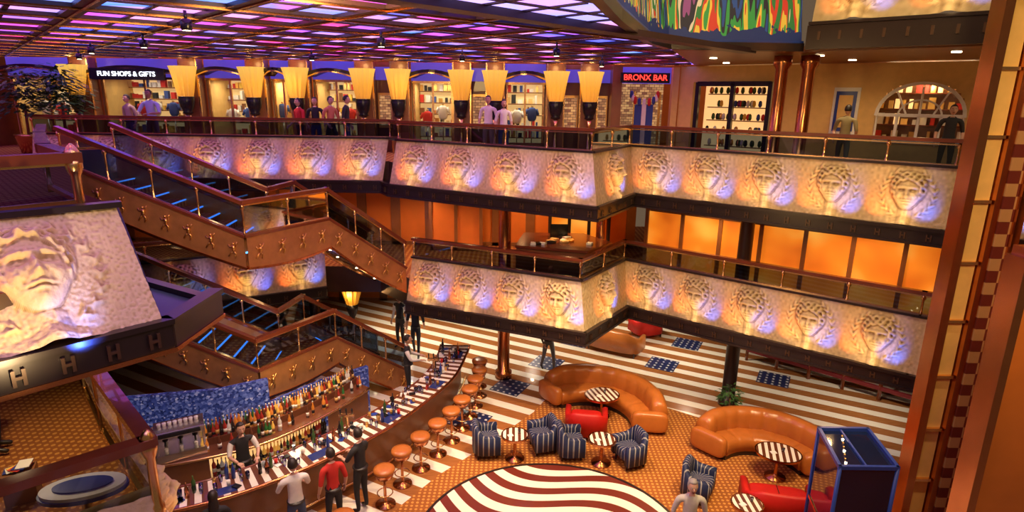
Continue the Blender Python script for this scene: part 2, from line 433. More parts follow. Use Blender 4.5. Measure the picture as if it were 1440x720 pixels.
# ================================================================= SHELL
mb=MB(); mb.quad((-18,-3,0),(16,-3,0),(16,26,0),(-18,26,0),FLOOR); mb.obj('floor')
cp=[(-2.4,7),(-2.3,9.9),(-1.5,11.2),(-.5,12.4),(.6,13.9),(1.3,15.3),(2.8,15.6),(4.0,14.3),(5.0,13.6),(6.5,13.4),(7.6,12.2),(7.9,10),(7.9,7),(6,6.9),(4,4.5),(0,4.5)]
mb=MB(); mb.prism(cp,.004,.012,CARPET); mb.obj('lounge_carpet')
mb=MB(); mb.prism([(.8+2.5*cos(a*pi/32),2.5*sin(a*pi/32)+9.1) for a in range(64)],.012,.03,RUG)
for a in range(64):
    p=(.8+2.53*cos(a*pi/32),9.1+2.53*sin(a*pi/32),.02); q=(.8+2.53*cos((a+1)*pi/32),9.1+2.53*sin((a+1)*pi/32),.02); mb.beam(p,q,.05,.035,DARK)
mb.obj('dance_floor')
mb=MB(); mb.box((0,0,.006),(.85,.85,.008),STAR); st=mb.obj('star_floor_tile',(0,15.3,0),math.radians(-28))
for x,y in [(1.1,16.9),(-1.0,13.5),(4.6,16.9),(5.8,18.5),(7.6,16.0),(2.2,18.6)]: inst(st,(x,y,0),math.radians(-28))

CP=[(-13.5,16.9),(-3.7,16.9),(-3.4,16.35),(1.89,13.23),(3.1,15.3),(8.14,11.23),(9.4,10.2)]
BP=[(-10.4,13.6),(-7.7,15.14),(-5.3,16.5),(-3.95,16.55),(-2.85,15.34),(1.75,13.25),(3.1,15.2),(8.05,11.26),(9.4,10.2)]
fascia(CP,6,[7,None,4,1,5,1],'deck_upper')
fascia(BP,3,[2,2,None,None,4,1,5,1],'deck_lower',skip=(2,3))
def deck(name,poly,z,top): 
    mb=MB(); mb.prism(poly,z-.80,z-.02,SOFFIT,top); return mb.obj(name)
deck('floor_upper_deck',offset(CP,.3)+[(15,6),(15,21),(-17,21),(-17,16.9+.3)],6,CARPETC)
deck('floor_lower_deck',offset(BP,.3)+[(15,6),(15,23),(-17,23),(-17,13.2)],3,CARPETC)
deck('floor_upper_deck_port',[(-6.9,2.2),(-4.6,5.4),(-4.25,6.3),(-4.7,6.7),(-5.7,7.6),(-7.4,9.8),(-9.2,12.3),(-9.2,14.1),(-13.5,17.0),(-17,17.2),(-17,0),(-8,0)],6,CARPETC)
deck('floor_lower_deck_port',[(-6.4,3.4),(-4.05,5.85),(-5.8,7.8),(-9.2,11.6),(-9.2,14.1),(-10.4,14.0),(-17,13.2),(-17,0),(-8,0)],3,CARPET)
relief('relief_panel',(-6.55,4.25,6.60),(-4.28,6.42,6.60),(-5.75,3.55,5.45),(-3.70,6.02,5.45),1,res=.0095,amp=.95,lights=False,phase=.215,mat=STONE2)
light('relief_uplight','SPOT',(-4.9,4.15,5.25),75,(1,.20,.02),.03,target=(-5.05,5.05,5.85),spot=60,blend=1)
light('relief_uplight','SPOT',(-3.75,5.15,5.30),85,(.05,.13,1),.03,target=(-4.35,5.6,5.75),spot=50,blend=1)
light('relief_uplight','SPOT',(-3.6,4.3,5.2),170,(1,.74,.36),.05,target=(-4.8,5.3,6.1),spot=75,blend=1)
mb=MB()
for i in range(2):
    a,b=[(-5.85,3.45),(-3.66,6.05),(-3.64,7.05)][i:i+2]
    mb.beam((*a,5.28),(*b,5.28),.12,.34,DARK,.03); mb.beam((*a,5.44),(*b,5.44),.18,.06,DARK,.03); mb.beam((*a,5.12),(*b,5.12),.16,.05,COPPER,.03)
mb.beam((-3.64,7.05,5.24),(-5.3,8.0,5.24),.12,.22,DARK,.03)
mb.beam((-5.3,8.0,5.24),(-6.8,8.7,5.24),.12,.22,DARK,.03)
mb.prism([(-3.66,6.0),(-3.64,7.05),(-5.3,8.0),(-6.4,8.5),(-5.6,7.5),(-4.3,6.4)],5.22,5.28,LEDGE)
mb.quad((-3.70,6.02,5.45),(-4.28,6.46,5.45),(-4.28,6.46,6.6),(-4.28,6.42,6.6),LEDGE)
for p,q in (((-4.28,6.44),(-5.6,7.55)),((-5.6,7.55),(-7.3,9.7)),((-7.3,9.7),(-9.2,12.3))): mb.quad((*p,5.25),(*q,5.25),(*q,6.6),(*p,6.6),LEDGE)
mb.beam((-6.55,4.25,6.62),(-4.26,6.44,6.62),.14,.06,DARK,.02)
for k in range(9):
    t=(k+.5)/9; x=-5.85+t*2.19+.075; y=3.45+t*2.6-.06
    for o in(-.04,.04): mb.box((x+o*.64,y+o*.76,5.28),(.03,.03,.16),SOFFIT,.87)
    mb.box((x,y,5.28),(.09,.03,.03),SOFFIT,.87)
mb.obj('trim_port_upper')
railing('balcony_railing',[(-7.0,3.9,6),(-4.75,6.55,6),(-5.85,7.6,6),(-7.5,9.7,6),(-9.2,12.0,6)],.6,1.1,posts=1.6,hw=.16,hh=.11)
def newel(loc,zt=1.25):
    mb=MB(); mb.lathe([(.075,0),(.075,.3),(.05,.34),(.05,.9),(.07,.94),(.085,1.0),(.085,1.06),(.06,1.1),(.075,1.16),(.04,1.22),(.01,zt)],loc,BRASS,14); mb.obj('newel_post')
newel((-4.75,6.55,6.0)); newel((-3.95,5.85,3.0))
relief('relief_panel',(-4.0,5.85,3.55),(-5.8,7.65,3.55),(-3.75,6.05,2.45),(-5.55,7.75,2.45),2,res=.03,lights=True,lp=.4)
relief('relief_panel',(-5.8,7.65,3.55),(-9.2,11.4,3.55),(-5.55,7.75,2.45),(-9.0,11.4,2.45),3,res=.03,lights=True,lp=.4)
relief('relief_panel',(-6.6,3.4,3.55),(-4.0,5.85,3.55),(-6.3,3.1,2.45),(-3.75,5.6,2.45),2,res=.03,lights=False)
mb=MB(); PL=[(-6.3,3.1),(-3.7,5.7),(-5.5,7.75),(-9,11.4)]
for a,b in zip(PL[:-1],PL[1:]):
    mb.beam((*a,2.28),(*b,2.28),.14,.34,DARK,.03); mb.beam((*a,2.47),(*b,2.47),.18,.06,COPPER,.03)
mb.obj('trim_port_lower')
railing('balcony_railing',[(-6.9,3.2,3),(-3.95,5.85,3),(-5.9,7.8,3),(-9.2,11.5,3)],.05,1.1,glass=GLASS,posts=1.5,hw=.17,hh=.1)

# ---------------- staircases
def gold_fig(mb,c,dx,dy,s):
    d=Vector((dx,dy,0)); up=Vector((0,0,1)); n=Vector((dy,-dx,0)); c=Vector(c)+n*.03
    P=lambda a,b:c+d*a*s+up*b*s
    mb.tube([P(0,.08),P(.03,0),P(-.01,-.12)],[.05*s,.06*s,.045*s],GOLD,6)
    mb.sell(P(.01,.15),(.08*s,)*3,GOLD,1,5,8)
    mb.tube([P(0,.07),P(.1,.1),P(.16,.2)],.02*s,GOLD,5); mb.tube([P(0,.07),P(-.11,.03),P(-.15,.12)],.02*s,GOLD,5)
    mb.tube([P(0,-.1),P(.09,-.2),P(.04,-.33)],.028*s,GOLD,5); mb.tube([P(0,-.1),P(-.09,-.17),P(-.17,-.28)],.028*s,GOLD,5)
def stair(dz):
    P=[(-9.2,12.4,6+dz),(-5.5,12.1,4.6+dz),(-4.35,14.0,4.6+dz),(-2.85,15.5,3+dz)]
    Q=[(-9.2,14.1,6+dz),(-5.7,13.9,4.6+dz),(-5.5,15.1,4.6+dz),(-3.95,16.6,3+dz)]
    mb=MB()
    for i in range(3):
        a,b=Vector(P[i]),Vector(P[i+1]); c,d=Vector(Q[i]),Vector(Q[i+1])
        for (s,e) in((a,b),(c,d)):
            off=(e-s).cross(Vector((0,0,1))).normalized()*.05; n=12
            for k in range(n):
                t0,t1=k/n,(k+1)/n
                z0=-.34-.09*sin(pi*t0); z1=-.34-.09*sin(pi*t1)
                p,q=s.lerp(e,t0),s.lerp(e,t1); U=Vector((0,0,.32))
                vs=[p+U-off,q+U-off,q+Vector((0,0,z1))-off,p+Vector((0,0,z0))-off,p+U+off,q+U+off,q+Vector((0,0,z1))+off,p+Vector((0,0,z0))+off]
                mb.add(vs,[(0,1,2,3),(4,5,6,7),(0,1,5,4),(3,2,6,7)],STRING)
                mb.beam(p+Vector((0,0,z0)),q+Vector((0,0,z1)),.14,.05,COPPER,.01)
            mb.beam(s+Vector((0,0,.35)),e+Vector((0,0,.35)),.14,.06,WOOD,.03)
        dn=Vector((0,0,-.33))
        mb.quad(a+dn,b+dn,d+dn,c+dn,SOFFIT)
        if abs(a.z-b.z)>.1:
            n=9
            for k in range(n):
                t0,t1=k/n,(k+1)/n
                p0,p1,q1,q0=a.lerp(b,t0),a.lerp(b,t1),c.lerp(d,t1),c.lerp(d,t0)
                z=p0.z-(a.z-b.z)/n
                vs=[(p.x,p.y,z) for p in(p0,p1,q1,q0)]+[(p.x,p.y,z-.17) for p in(p0,p1,q1,q0)]
                mb.add(vs,[(0,1,2,3),(4,5,6,7),(0,1,5,4),(1,2,6,5),(2,3,7,6),(3,0,4,7)],CARPETC)
                mb.beam((p1.x,p1.y,z-.01),(q1.x,q1.y,z-.01),.035,.025,BLUELED)
        else: mb.quad(a,b,d,c,CARPETC)
        L=(b-a).length; k=int(L/.46); dd=(b-a); dh=Vector((dd.x,dd.y,0)).normalized()
        for j in range(k):
            p=a.lerp(b,(j+.5)/k)+Vector((0,0,.02)); gold_fig(mb,p+Vector((dh.y,-dh.x,0))*.05,dh.x,dh.y,.62)
    for j in range(4):
        for w in(.3,.7):
            for r_ in(1,2):
                p=Vector(P[r_]).lerp(Vector(P[r_+1]),(j+.5)/4).lerp(Vector(Q[r_]).lerp(Vector(Q[r_+1]),(j+.5)/4),w)
                mb.sell((p.x,p.y,p.z-.345),(.07,.07,.03),LAMPW,1,5,8)
    mb.obj('staircase')
    railing('stair_railing',P,.35,1.05,hw=.12,hh=.08,posts=1.0); railing('stair_railing',Q,.35,1.05,hw=.12,hh=.08,posts=1.0)
    light('stair_lamp','POINT',(-6.3,13.2,5.9+dz),14,(1,.7,.4),.1)
    light('stair_soffit_lamp','SPOT',(-4.9,14.0,4.1+dz),25,(1,.7,.4),.05,target=(-4.9,14,0),spot=120)
stair(0); stair(-3)
light('stair_front_lamp','SPOT',(-4.0,8.0,8.5),520,(1,.64,.30),.15,target=(-6.6,12.2,4.9),spot=42,blend=1)
light('stair_front_lamp','SPOT',(-2.5,9.0,5.0),260,(1,.64,.30),.15,target=(-5.2,12.6,1.6),spot=55,blend=1)

# ---------------- ceiling over upper deck
CE2=[(-17,0),(.0,0),(.75,6.5),(1.35,8.6),(2.5,12),(3.2,13.3),(5.9,20.3),(-17,20.3)]
mb=MB(); mb.prism(CE2,8.86,9.0,CEILG); mb.obj('ceiling')
def inpoly(x,y,P):
    c=False;j=len(P)-1
    for i in range(len(P)):
        if (P[i][1]>y)!=(P[j][1]>y) and x<(P[j][0]-P[i][0])*(y-P[i][1])/(P[j][1]-P[i][1])+P[i][0]: c=not c
        j=i
    return c
mb=MB(); rot=math.radians(42); d1=Vector((cos(rot),sin(rot))); d2=Vector((-sin(rot),cos(rot)))
def runs(k,step,nn,dd,test,fn):
    run=None
    for j in range(-110,111):
        p=nn*(k*step)+dd*(j*.25); ok=test(p)
        if ok and run is None: run=p
        if (not ok or j==110) and run is not None:
            q=p-dd*.25
            if (q-run).length>.6: fn(run,q)
            run=None
inc=lambda p: inpoly(p.x,p.y,CE2) and p.y>3 and p.y<20.0
incg=lambda p: inc(p) and p.x< -1.1+(p.y-7.1)*.944
for dd,nn in((d1,d2),(d2,d1)):
    for k in range(-20,26):
        runs(k,1.4,nn,dd,incg,lambda a,b:(mb.beam((*a,8.83),(*b,8.83),.24,.05,BEAM),mb.beam((*a,8.80),(*b,8.80),.04,.03,COPPER)))
    for k in range(-40,52):
        runs(k,.7,nn,dd,inc,lambda a,b:mb.beam((*a,8.85),(*b,8.85),.07,.02,BEAM))
mb.beam((-3.2,4.9,8.80),(5.0,13.6,8.80),.30,.10,BEAM)
ME=[(.0,0),(.75,6.5),(1.35,8.6),(2.5,12),(3.2,13.3),(6.0,13.4)]
for a,b in zip(ME[:-1],ME[1:]): mb.beam((*a,8.87),(*b,8.87),.14,.16,DARK,.03)
mb.obj('ceiling_grid')
mb=MB()
for x,y in [(-4.2,8.2),(-6.7,11.5),(-2.2,10.5),(-9,13.5),(-1.2,14.5),(-4.8,15),(0.8,12.2),(2.2,16),(-7.5,8),(-11,16)]:
    mb.tube([(x,y,8.80),(x,y,8.68)],.02,BLACK,6); mb.lathe([(.04,.12),(.07,.10),(.07,0),(.06,-.02)],(x,y,8.58),BLACK,10); mb.lathe([(.05,0),(.02,.01)],(x,y,8.555),LAMPW,10)
mb.obj('ceiling_spotlights')
mb=MB(); mb.prism([(3.35,13.6),(6.1,13.7),(8.3,11.8),(14.9,6.4),(14.9,20.2),(5.8,20.2)],8.80,8.92,BROWNW)
for x,y in [(5,16),(7,14.6),(9,13),(6,18),(8.5,16),(10.5,14)]: mb.lathe([(.09,0),(.09,.02)],(x,y,8.785),LAMPW,12)
mb.obj('ceiling_gallery')
mb=MB()
for a,b in zip(ME[:-1],ME[1:]):
    mb.quad((*a,8.97),(*b,8.97),(b[0]-.25,b[1]+.15,11.8),(a[0]-.25,a[1]+.15,11.8),MURAL)
    mb.beam((*a,8.97),(*b,8.97),.10,.05,BLUE,.02)
mb.obj('mural_frieze')
DPo=[(6.0,13.05),(8.3,11.05),(9.4,10.1)]
mb=MB()
for a,b in zip(DPo[:-1],DPo[1:]):
    mb.beam((*a,9.03),(*b,9.03),.16,.46,DARK,.05); mb.beam((*a,9.3),(*b,9.3),.22,.06,DARK,.03)
    for k in range(8):
        t_=(k+.5)/8; mb.box((a[0]+(b[0]-a[0])*t_-.06,a[1]+(b[1]-a[1])*t_-.07,9.06),(.05,.03,.16),SOFFIT,-.7)
mb.obj('trim_deck_top')
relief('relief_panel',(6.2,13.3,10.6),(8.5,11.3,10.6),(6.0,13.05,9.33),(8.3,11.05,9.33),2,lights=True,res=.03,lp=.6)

# ---------------- upper deck shop fronts
WY=20.2
mb=MB(); mb.box((-1,WY+2.3,7.4),(36,.1,3.2),ORANGE); mb.obj('wall_back')
SH=[cloth('shirt_red',(.6,.03,.02)),cloth('shirt_white',(.8,.78,.72)),cloth('shirt_blue',(.04,.08,.3)),cloth('shirt_yellow',(.8,.5,.06)),cloth('shirt_black',(.02,.02,.022))]
def fan(x,y=19.4):
    mb=MB()
    mb.box((x,y+.5,7.4),(.5,.5,2.8),BROWNW); mb.box((x-.27,y+.3,7.4),(.05,.08,2.8),BRASS); mb.box((x+.27,y+.3,7.4),(.05,.08,2.8),BRASS)
    mb.lathe([(.20,7.66),(.23,7.8),(.28,8.1),(.34,8.42),(.38,8.56)],(x,y,0),FANM,26,smooth=False,pleat=.09)
    mb.lathe([(.05,7.1),(.16,7.15),(.13,7.2),(.2,7.35),(.24,7.58),(.22,7.63),(.24,7.66)],(x,y,0),BLACK,14)
    mb.lathe([(.12,5.98),(.14,6.1),(.06,6.2),(.05,6.9),(.1,7.1)],(x,y,0),BRASS,12)
    mb.obj('pleated_torchere')
    light('torchere_lamp','POINT',(x,y-.1,8.66),5,(1,.6,.2),.08)
FX=[-13.6,-10.2,-8.1,-6.75,-4.7,-3.6,-1.65,-.6,1.3,2.35]
for x in FX: fan(x)
def torso(mb,x,y,z,s,mat):
    mb.sell((x,y,z),(.38*s,.20*s,.55*s),mat,.7,8,12); mb.tube([(x-.17*s,y,z+.2*s),(x-.26*s,y-.03,z-.02)],[.06*s,.045*s],mat,7); mb.tube([(x+.17*s,y,z+.2*s),(x+.26*s,y-.03,z-.02)],[.06*s,.045*s],mat,7)
    mb.tube([(x,y,z+.28*s),(x,y,z+.34*s)],.045*s,CREAM,7)
    mb.tube([(x,y,z-.28*s),(x,y,6)],.02,CHROME,6)
def shop(x0,x1,kind):
    w=x1-x0; cx=(x0+x1)/2; mb=MB()
    mb.box((cx,WY+1.6,7.35),(w,.06,2.7),YELDISP)
    mb.box((x0,WY+.8,7.35),(.06,1.6,2.7),CREAM); mb.box((x1,WY+.8,7.35),(.06,1.6,2.7),CREAM)
    mb.box((cx,WY,6.15),(w,.12,.35),BROWNW); mb.box((cx,WY,8.5),(w,.16,.6),INDIGO); mb.box((cx,WY-.05,8.2),(w,.1,.07),BRASS)
    for t_ in (0,.5,1): mb.box((x0+.06+(w-.12)*t_,WY,7.25),(.06,.07,2.0),BRASS)
    pts=[(x0+w*i/10,WY-.35-.25*sin(pi*i/10),8.36+.16*sin(pi*i/10)) for i in range(11)]
    for a,b in zip(pts[:-1],pts[1:]): mb.beam(a,b,.5,.09,DARK,.02); mb.beam((a[0],a[1]-.25,a[2]-.06),(b[0],b[1]-.25,b[2]-.06),.04,.04,BRASS,.02)
    for k in range(5): mb.box((cx,WY+1.4,6.4+k*.38),(w*.94,.3,.03),WOOD)
    for k in range(5):
        xx=x0+.12
        while xx<x1-.15:
            ww=random.uniform(.06,.16); hh=random.uniform(.1,.3)
            mb.box((xx,WY+1.35,6.42+k*.38+hh/2),(ww,.14,hh),random.choice([SH[0],SH[1],SH[2],SH[3],SH[4],GOLD,CREAM,BROWNW,WHITE])); xx+=ww+random.uniform(.02,.10)
    n=2 if w<2 else 3
    for i in range(n): torso(mb,cx+(i-(n-1)/2)*.5,WY+.5+random.uniform(-.1,.2),7.1+random.uniform(-.1,.15),.85,(SH[1],SH[0],SH[1],SH[2])[(i+kind)%4])
    mb.quad((x0,WY-.02,6.3),(x1,WY-.02,6.3),(x1,WY-.02,8.2),(x0,WY-.02,8.2),GLASS)
    mb.obj('shop_window'); light('shop_lamp','AREA',(cx,WY+.6,8.15),30,(1,.78,.5),w*.7,target=(cx,WY+.7,6),sy=.5)
edges=[-16.5]+FX+[3.2]
k=0
for a,b in zip(edges[:-1],edges[1:]):
    if b-a>1.3: shop(a+.3,b-.3,k); k+=1
    else:
        mb=MB(); mb.box(((a+b)/2,WY+.1,7.4),(b-a,.1,2.8),BROWNW); mb.box(((a+b)/2,WY,7.3),(.5,.06,1.1),GOLD); mb.box(((a+b)/2,WY-.02,7.3),(.4,.06,.95),MERCH); mb.box(((a+b)/2,WY-.02,8.45),(.6,.06,.4),INDIGO); mb.obj('framed_display')
def sign(txt,loc,size,col,es,rz=0,name='lit_sign'):
    c=bpy.data.curves.new(name,'FONT'); c.body=txt; c.size=size; c.extrude=.01; c.align_x='CENTER'; c.align_y='CENTER'
    c.materials.append(simple('sign_'+txt[:4],col,.4,es=es,ec=col)); o=bpy.data.objects.new(name,c); COL.objects.link(o); o.location=loc; o.rotation_euler=(pi/2,0,rz); return o
mb=MB(); mb.box((-11.9,19.35,8.3),(2.3,.1,.34),BLACK); mb.obj('sign_board')
sign('FUN SHOPS & GIFTS',(-11.9,19.28,8.3),.2,(.85,.9,1),3)
mb=MB(); mb.box((4.0,19.3,8.40),(1.5,.08,.3),BLACK); mb.obj('sign_board')
sign('BRONX BAR',(4.0,19.24,8.40),.24,(1,.03,.02),4,name='neon_sign')
mb=MB()
mb.box((3.2,WY-.4,7.4),(.3,.5,2.7),BROWNW); mb.box((5.1,WY-.2,7.4),(.2,.25,2.7),CREAM)
mb.box((4.2,WY+1.5,7.4),(1.9,.06,2.7),MERCH); mb.box((3.9,WY,7.0),(.07,.07,2.0),BRASS); mb.box((4.7,WY,7.0),(.07,.07,2.0),BRASS); mb.box((4.2,WY,8.5),(1.8,.08,.5),INDIGO)
for k in range(9):
    a=pi*k/8; mb.sell((4.2+.42*cos(a),WY-.05,7.9-.24*sin(a)),(.12,.05,.26),(SH[0],SH[1],SH[2])[k%3],.8,6,8)
mb.box((4.2,WY-.02,6.9),(.6,.05,1.4),SH[2]); mb.box((4.2,WY-.05,6.9),(.14,.05,1.4),SH[1]); mb.obj('flag_bunting_display')
mb=MB()
ga=Vector((5.3,20.0)); gb=Vector((8.2,17.6)); gc=Vector((14.5,12.6))
def gwall(a,b,z0,z1,mat,th=.15): mb.beam(((a.x),(a.y),(z0+z1)/2),((b.x),(b.y),(z0+z1)/2),th,z1-z0,mat)
gwall(ga,gb,8.3,8.77,CREAM); gwall(ga,ga.lerp(gb,.12),6,8.3,CREAM); gwall(ga.lerp(gb,.78),gb,6,8.3,CREAM)
gwall(ga.lerp(gb,.12)+Vector((.6,.7)),gb+Vector((.6,.7)),6,8.7,YELDISP,.05)
D=(gc-gb).normalized(); LN=(gc-gb).length
def seg(t0,t1,z0,z1,mat,off=0,th=.15):
    n=Vector((D.y,-D.x))*off; a=gb+D*t0+n; b=gb+D*t1+n; mb.beam((a.x,a.y,(z0+z1)/2),(b.x,b.y,(z0+z1)/2),th,z1-z0,mat)
ac,ar=2.75,.95
seg(0,ac-ar,6,8.77,CREAM); seg(ac+ar,LN,6,8.77,CREAM)
for i in range(16):
    a0=pi*i/16; a1=pi*(i+1)/16; x0=ac-ar*cos(a0); x1=ac-ar*cos(a1); zz=7.45+ar*.85*max(sin(a0),sin(a1)); 
    if zz<8.76: seg(x0,x1,zz,8.77,CREAM)
    nn=Vector((D.y,-D.x))*.1; p=gb+D*(ac-ar*cos(a0))+nn; q=gb+D*(ac-ar*cos(a1))+nn
    mb.beam((p.x,p.y,7.45+ar*.85*sin(a0)),(q.x,q.y,7.45+ar*.85*sin(a1)),.06,.08,WHITE,.01)
    p2=gb+D*(ac-ar*.5*cos(a0)); q2=gb+D*(ac-ar*.5*cos(a1))
    mb.beam((p2.x,p2.y,7.45+ar*.42*sin(a0)),(q2.x,q2.y,7.45+ar*.42*sin(a1)),.04,.04,WHITE,.01)
seg(ac-ar,ac+ar,7.42,7.5,WHITE); seg(ac-ar,ac+ar,6,6.75,CREAM); seg(ac-ar,ac+ar,6.75,6.82,WHITE,.05)
for t_ in(-ar,-ar*.5,0,ar*.5,ar): seg(ac+t_-.03,ac+t_+.03,6.8,7.45,WHITE)
for t_ in(-.5,0,.5): 
    p=gb+D*(ac+t_*.6); mb.beam((p.x,p.y,7.5),(gb.x+D.x*(ac+t_*1.2),gb.y+D.y*(ac+t_*1.2),8.15),.04,.04,WHITE)
seg(ac-ar-.4,ac+ar+.4,6.2,8.75,BROWNW,-1.3,.05); seg(ac-ar,ac+ar,8.45,8.5,LAMPW,-.9,.1)
for k in range(4):
    seg(ac-ar-.2,ac+ar+.2,6.75+k*.42,6.78+k*.42,WOOD,-1.1,.3); x=ac-ar-.1
    while x<ac+ar+.1:
        w_=random.uniform(.06,.16); seg(x,x+w_,6.78+k*.42,6.78+k*.42+random.uniform(.1,.3),random.choice([WHITE,GOLD,CREAM,SH[0],YELDISP]),-1.05,.1); x+=w_+random.uniform(.03,.12)
for c_ in(1.05,4.55):
    seg(c_-.32,c_+.32,6.9,8.15,WHITE,.1,.06); seg(c_-.25,c_+.25,7.0,8.05,BLUE,.13,.06); seg(c_-.17,c_+.17,7.1,7.95,CREAM,.15,.06)
for i in range(12):
    a0=pi*i/12; a1=pi*(i+1)/12; n=Vector((D.y,-D.x))*.1; p=gb+D*(6.1-.6*cos(a0))+n; q=gb+D*(6.1-.6*cos(a1))+n
    mb.beam((p.x,p.y,7.6+.7*sin(a0)),(q.x,q.y,7.6+.7*sin(a1)),.05,.08,WHITE,.01)
seg(5.5,6.7,6,7.6,YELDISP,.05,.12)
mb.obj('wall_gallery')
light('gallery_shop_lamp','POINT',(gb.x+D.x*ac+.5,gb.y+D.y*ac+.6,8.2),18,(1,.75,.4),.1)
mb=MB(); dd=(gb-ga).normalized(); rz=math.atan2(dd.y,dd.x)
for t_ in(.16,.45,.74):
    p=ga.lerp(gb,t_); mb.box((p.x-.05,p.y-.1,7.15),(.12,.14,2.3),BLACK,rz)
p=ga.lerp(gb,.45); mb.box((p.x-.05,p.y-.1,8.25),(2.2,.14,.14),BLACK,rz); 
for k in range(5):
    a=ga.lerp(gb,.18)+Vector((.45,.5)); b=ga.lerp(gb,.72)+Vector((.45,.5)); z=6.35+.4*k; mb.beam((*a,z),(*b,z),.25,.03,WOOD)
    for j in range(16):
        q=a.lerp(b,random.random()); mb.lathe([(.03,.02),(.06,.08),(.05,.18),(.02,.22)],(q.x,q.y,z),random.choice(SH+[GREEN,GOLD,GREEN]),7)
mb.obj('door_1')
for x,y in((6.15,14.55),(6.65,14.3)):
    mb=MB(); mb.lathe([(.22,0),(.22,.15),(.14,.2),(.14,2.5),(.2,2.6),(.2,2.80)],(x,y,5.98),COPPER,20); mb.obj('copper_column')
for x,y,h,z in((-.2,15.9,2.2,0),(-.2,15.9,2.2,2.98),(5.75,14.5,2.2,0),(5.75,14.5,2.2,2.98),(-6.4,18.6,2.2,0),(2.6,17.2,2.2,2.98)):
    mb=MB(); mb.lathe([(.24,0),(.24,.2),(.17,.24),(.17,h-.2),(.22,h-.15),(.22,h)],(x,y,z),COPPER if x!=5.75 else DARK,18); mb.obj('copper_column')

# ---------------- lower deck walls
def panelwall(name,a,b,z0,z1,n,mat,frame=DARK,fw=.10):
    mb=MB(); a=Vector(a);b=Vector(b)
    mb.beam((a.x,a.y,(z0+z1)/2),(b.x,b.y,(z0+z1)/2),.06,z1-z0,mat)
    d=(b-a).normalized(); nr=Vector((d.y,-d.x))*.06
    for k in range(n+1):
        p=a.lerp(b,k/n)+nr; mb.box((p.x,p.y,(z0+z1)/2),(fw,.06,z1-z0),frame,math.atan2(d.y,d.x))
    for z in(z0+.05,z1-.05): mb.beam((a.x+nr.x,a.y+nr.y,z),(b.x+nr.x,b.y+nr.y,z),.06,.1,frame)
    return mb.obj(name)
panelwall('wall_lower_deck_right',(3.9,17.1),(11.5,11.5),3.0,4.8,9,OGLOW,BROWNW)
mb=MB(); mb.beam((3.9,17.1,5.0),(11.5,11.5,5.0),.1,.4,ORANGE); mb.obj('trim_lower_deck_right')
panelwall('wall_lower_deck_back',(-16,19.6),(3.9,19.6),3.0,5.2,18,ORANGE,BROWNW,.3)
panelwall('wall_lower_deck_alcove',(1.2,18.8),(3.0,18.4),3.0,4.9,3,OGLOW)
panelwall('wall_lower_deck_cabinet',(-2.6,18.9),(-1.0,18.9),3.0,5.0,2,ORANGE,BROWNW)
panelwall('wall_lobby_back',(-16,22.5),(6,22.5),0,2.2,14,ORANGE,BROWNW,.3)
panelwall('wall_lobby_right',(6,22.5),(14.5,14),0,2.2,8,REDBAND,BROWNW)
mb=MB()
for k in range(5): mb.beam((7.3,17.3,.35+.22*k),(10.6,14.2,.35+.22*k),.08,.1,[MAROON,BRASS,MAROON,BRASS,WOOD][k])
for k in range(6):
    t_=k/5; mb.box((7.3+3.3*t_,17.3-3.1*t_,.65),(.07,.07,1.3),WOOD)
mb.obj('lobby_partition_railing')
mb=MB(); mb.box((-17,10,4.4),(.1,28,9),BROWNW); mb.obj('wall_left')
mb=MB(); mb.box((15,13,4.4),(.1,20,9),ORANGE); mb.obj('wall_right')
mb=MB(); DP=[(.1,15.5),(1.9,15.0),(2.6,15.9),(2.0,16.9),(.4,16.9)]
mb.prism(DP,2.98,3.95,BROWNW); mb.prism(offset(DP+[DP[0]],-.08)[:-1],3.95,4.02,WOOD)
for k in range(14): mb.box((random.uniform(.5,2.1),random.uniform(15.5,16.6),4.05),(.2,.14,.05),random.choice([WHITE,GOLD,CREAM,BLACK]),random.random()*3)
mb.box((1.3,16.5,4.2),(.5,.05,.35),BLACK)
mb.obj('information_desk')
mb=MB(); mb.lathe([(.16,1.55),(.2,1.7),(.28,2.0),(.30,2.1)],(-4.9,17.6,0),FANM,24,smooth=False,pleat=.09); mb.lathe([(.14,0),(.14,.1),(.06,.2),(.06,1.1),(.17,1.35),(.18,1.55)],(-4.9,17.6,0),BLACK,14); mb.obj('pleated_torchere')
light('torchere_lamp','POINT',(-4.9,17.3,1.9),20,(1,.55,.2),.1)

# ---------------- right tower of columns
mb=MB()
mb.box((7.12,9.5,6),(.14,.3,12.2),COPPER); mb.box((7.35,9.55,6),(.30,.2,12.2),CREAM); mb.box((7.57,9.5,6),(.10,.3,12.2),COPPER)
mb.box((7.73,9.45,6),(.20,.25,12.2),CHECK); mb.box((7.89,9.4,6),(.12,.3,12.2),COPPER)
for k in range(12): mb.box((7.35,9.42,.3+k*1.0),(.30,.06,.05),BRASS)
mb.obj('elevator_tower_frame')
mb=MB(); mb.box((10.4,9.0,6),(4.9,.15,12),CREAM); mb.box((7.98,8.95,6),(.09,.25,12),WOOD); 
for x in (8.35,8.8,9.3): mb.box((x,8.85,6),(.14,.12,12),COPPER if x!=8.8 else CHECK)
mb.obj('wall_elevator')
mb=MB(); mb.box((7.4,6.6,3.0),(3.4,.2,6.3),ORANGE); mb.box((5.68,6.55,3.0),(.10,.3,6.3),COPPER); mb.box((7.4,6.55,6.2),(3.4,.3,.1),WOOD); mb.obj('wall_near_right')
mb=MB()
GX=[(4.98,8.0),(5.85,8.0),(6.02,9.1),(5.2,9.1)]
mb.prism(GX,.02,2.44,NAVY)
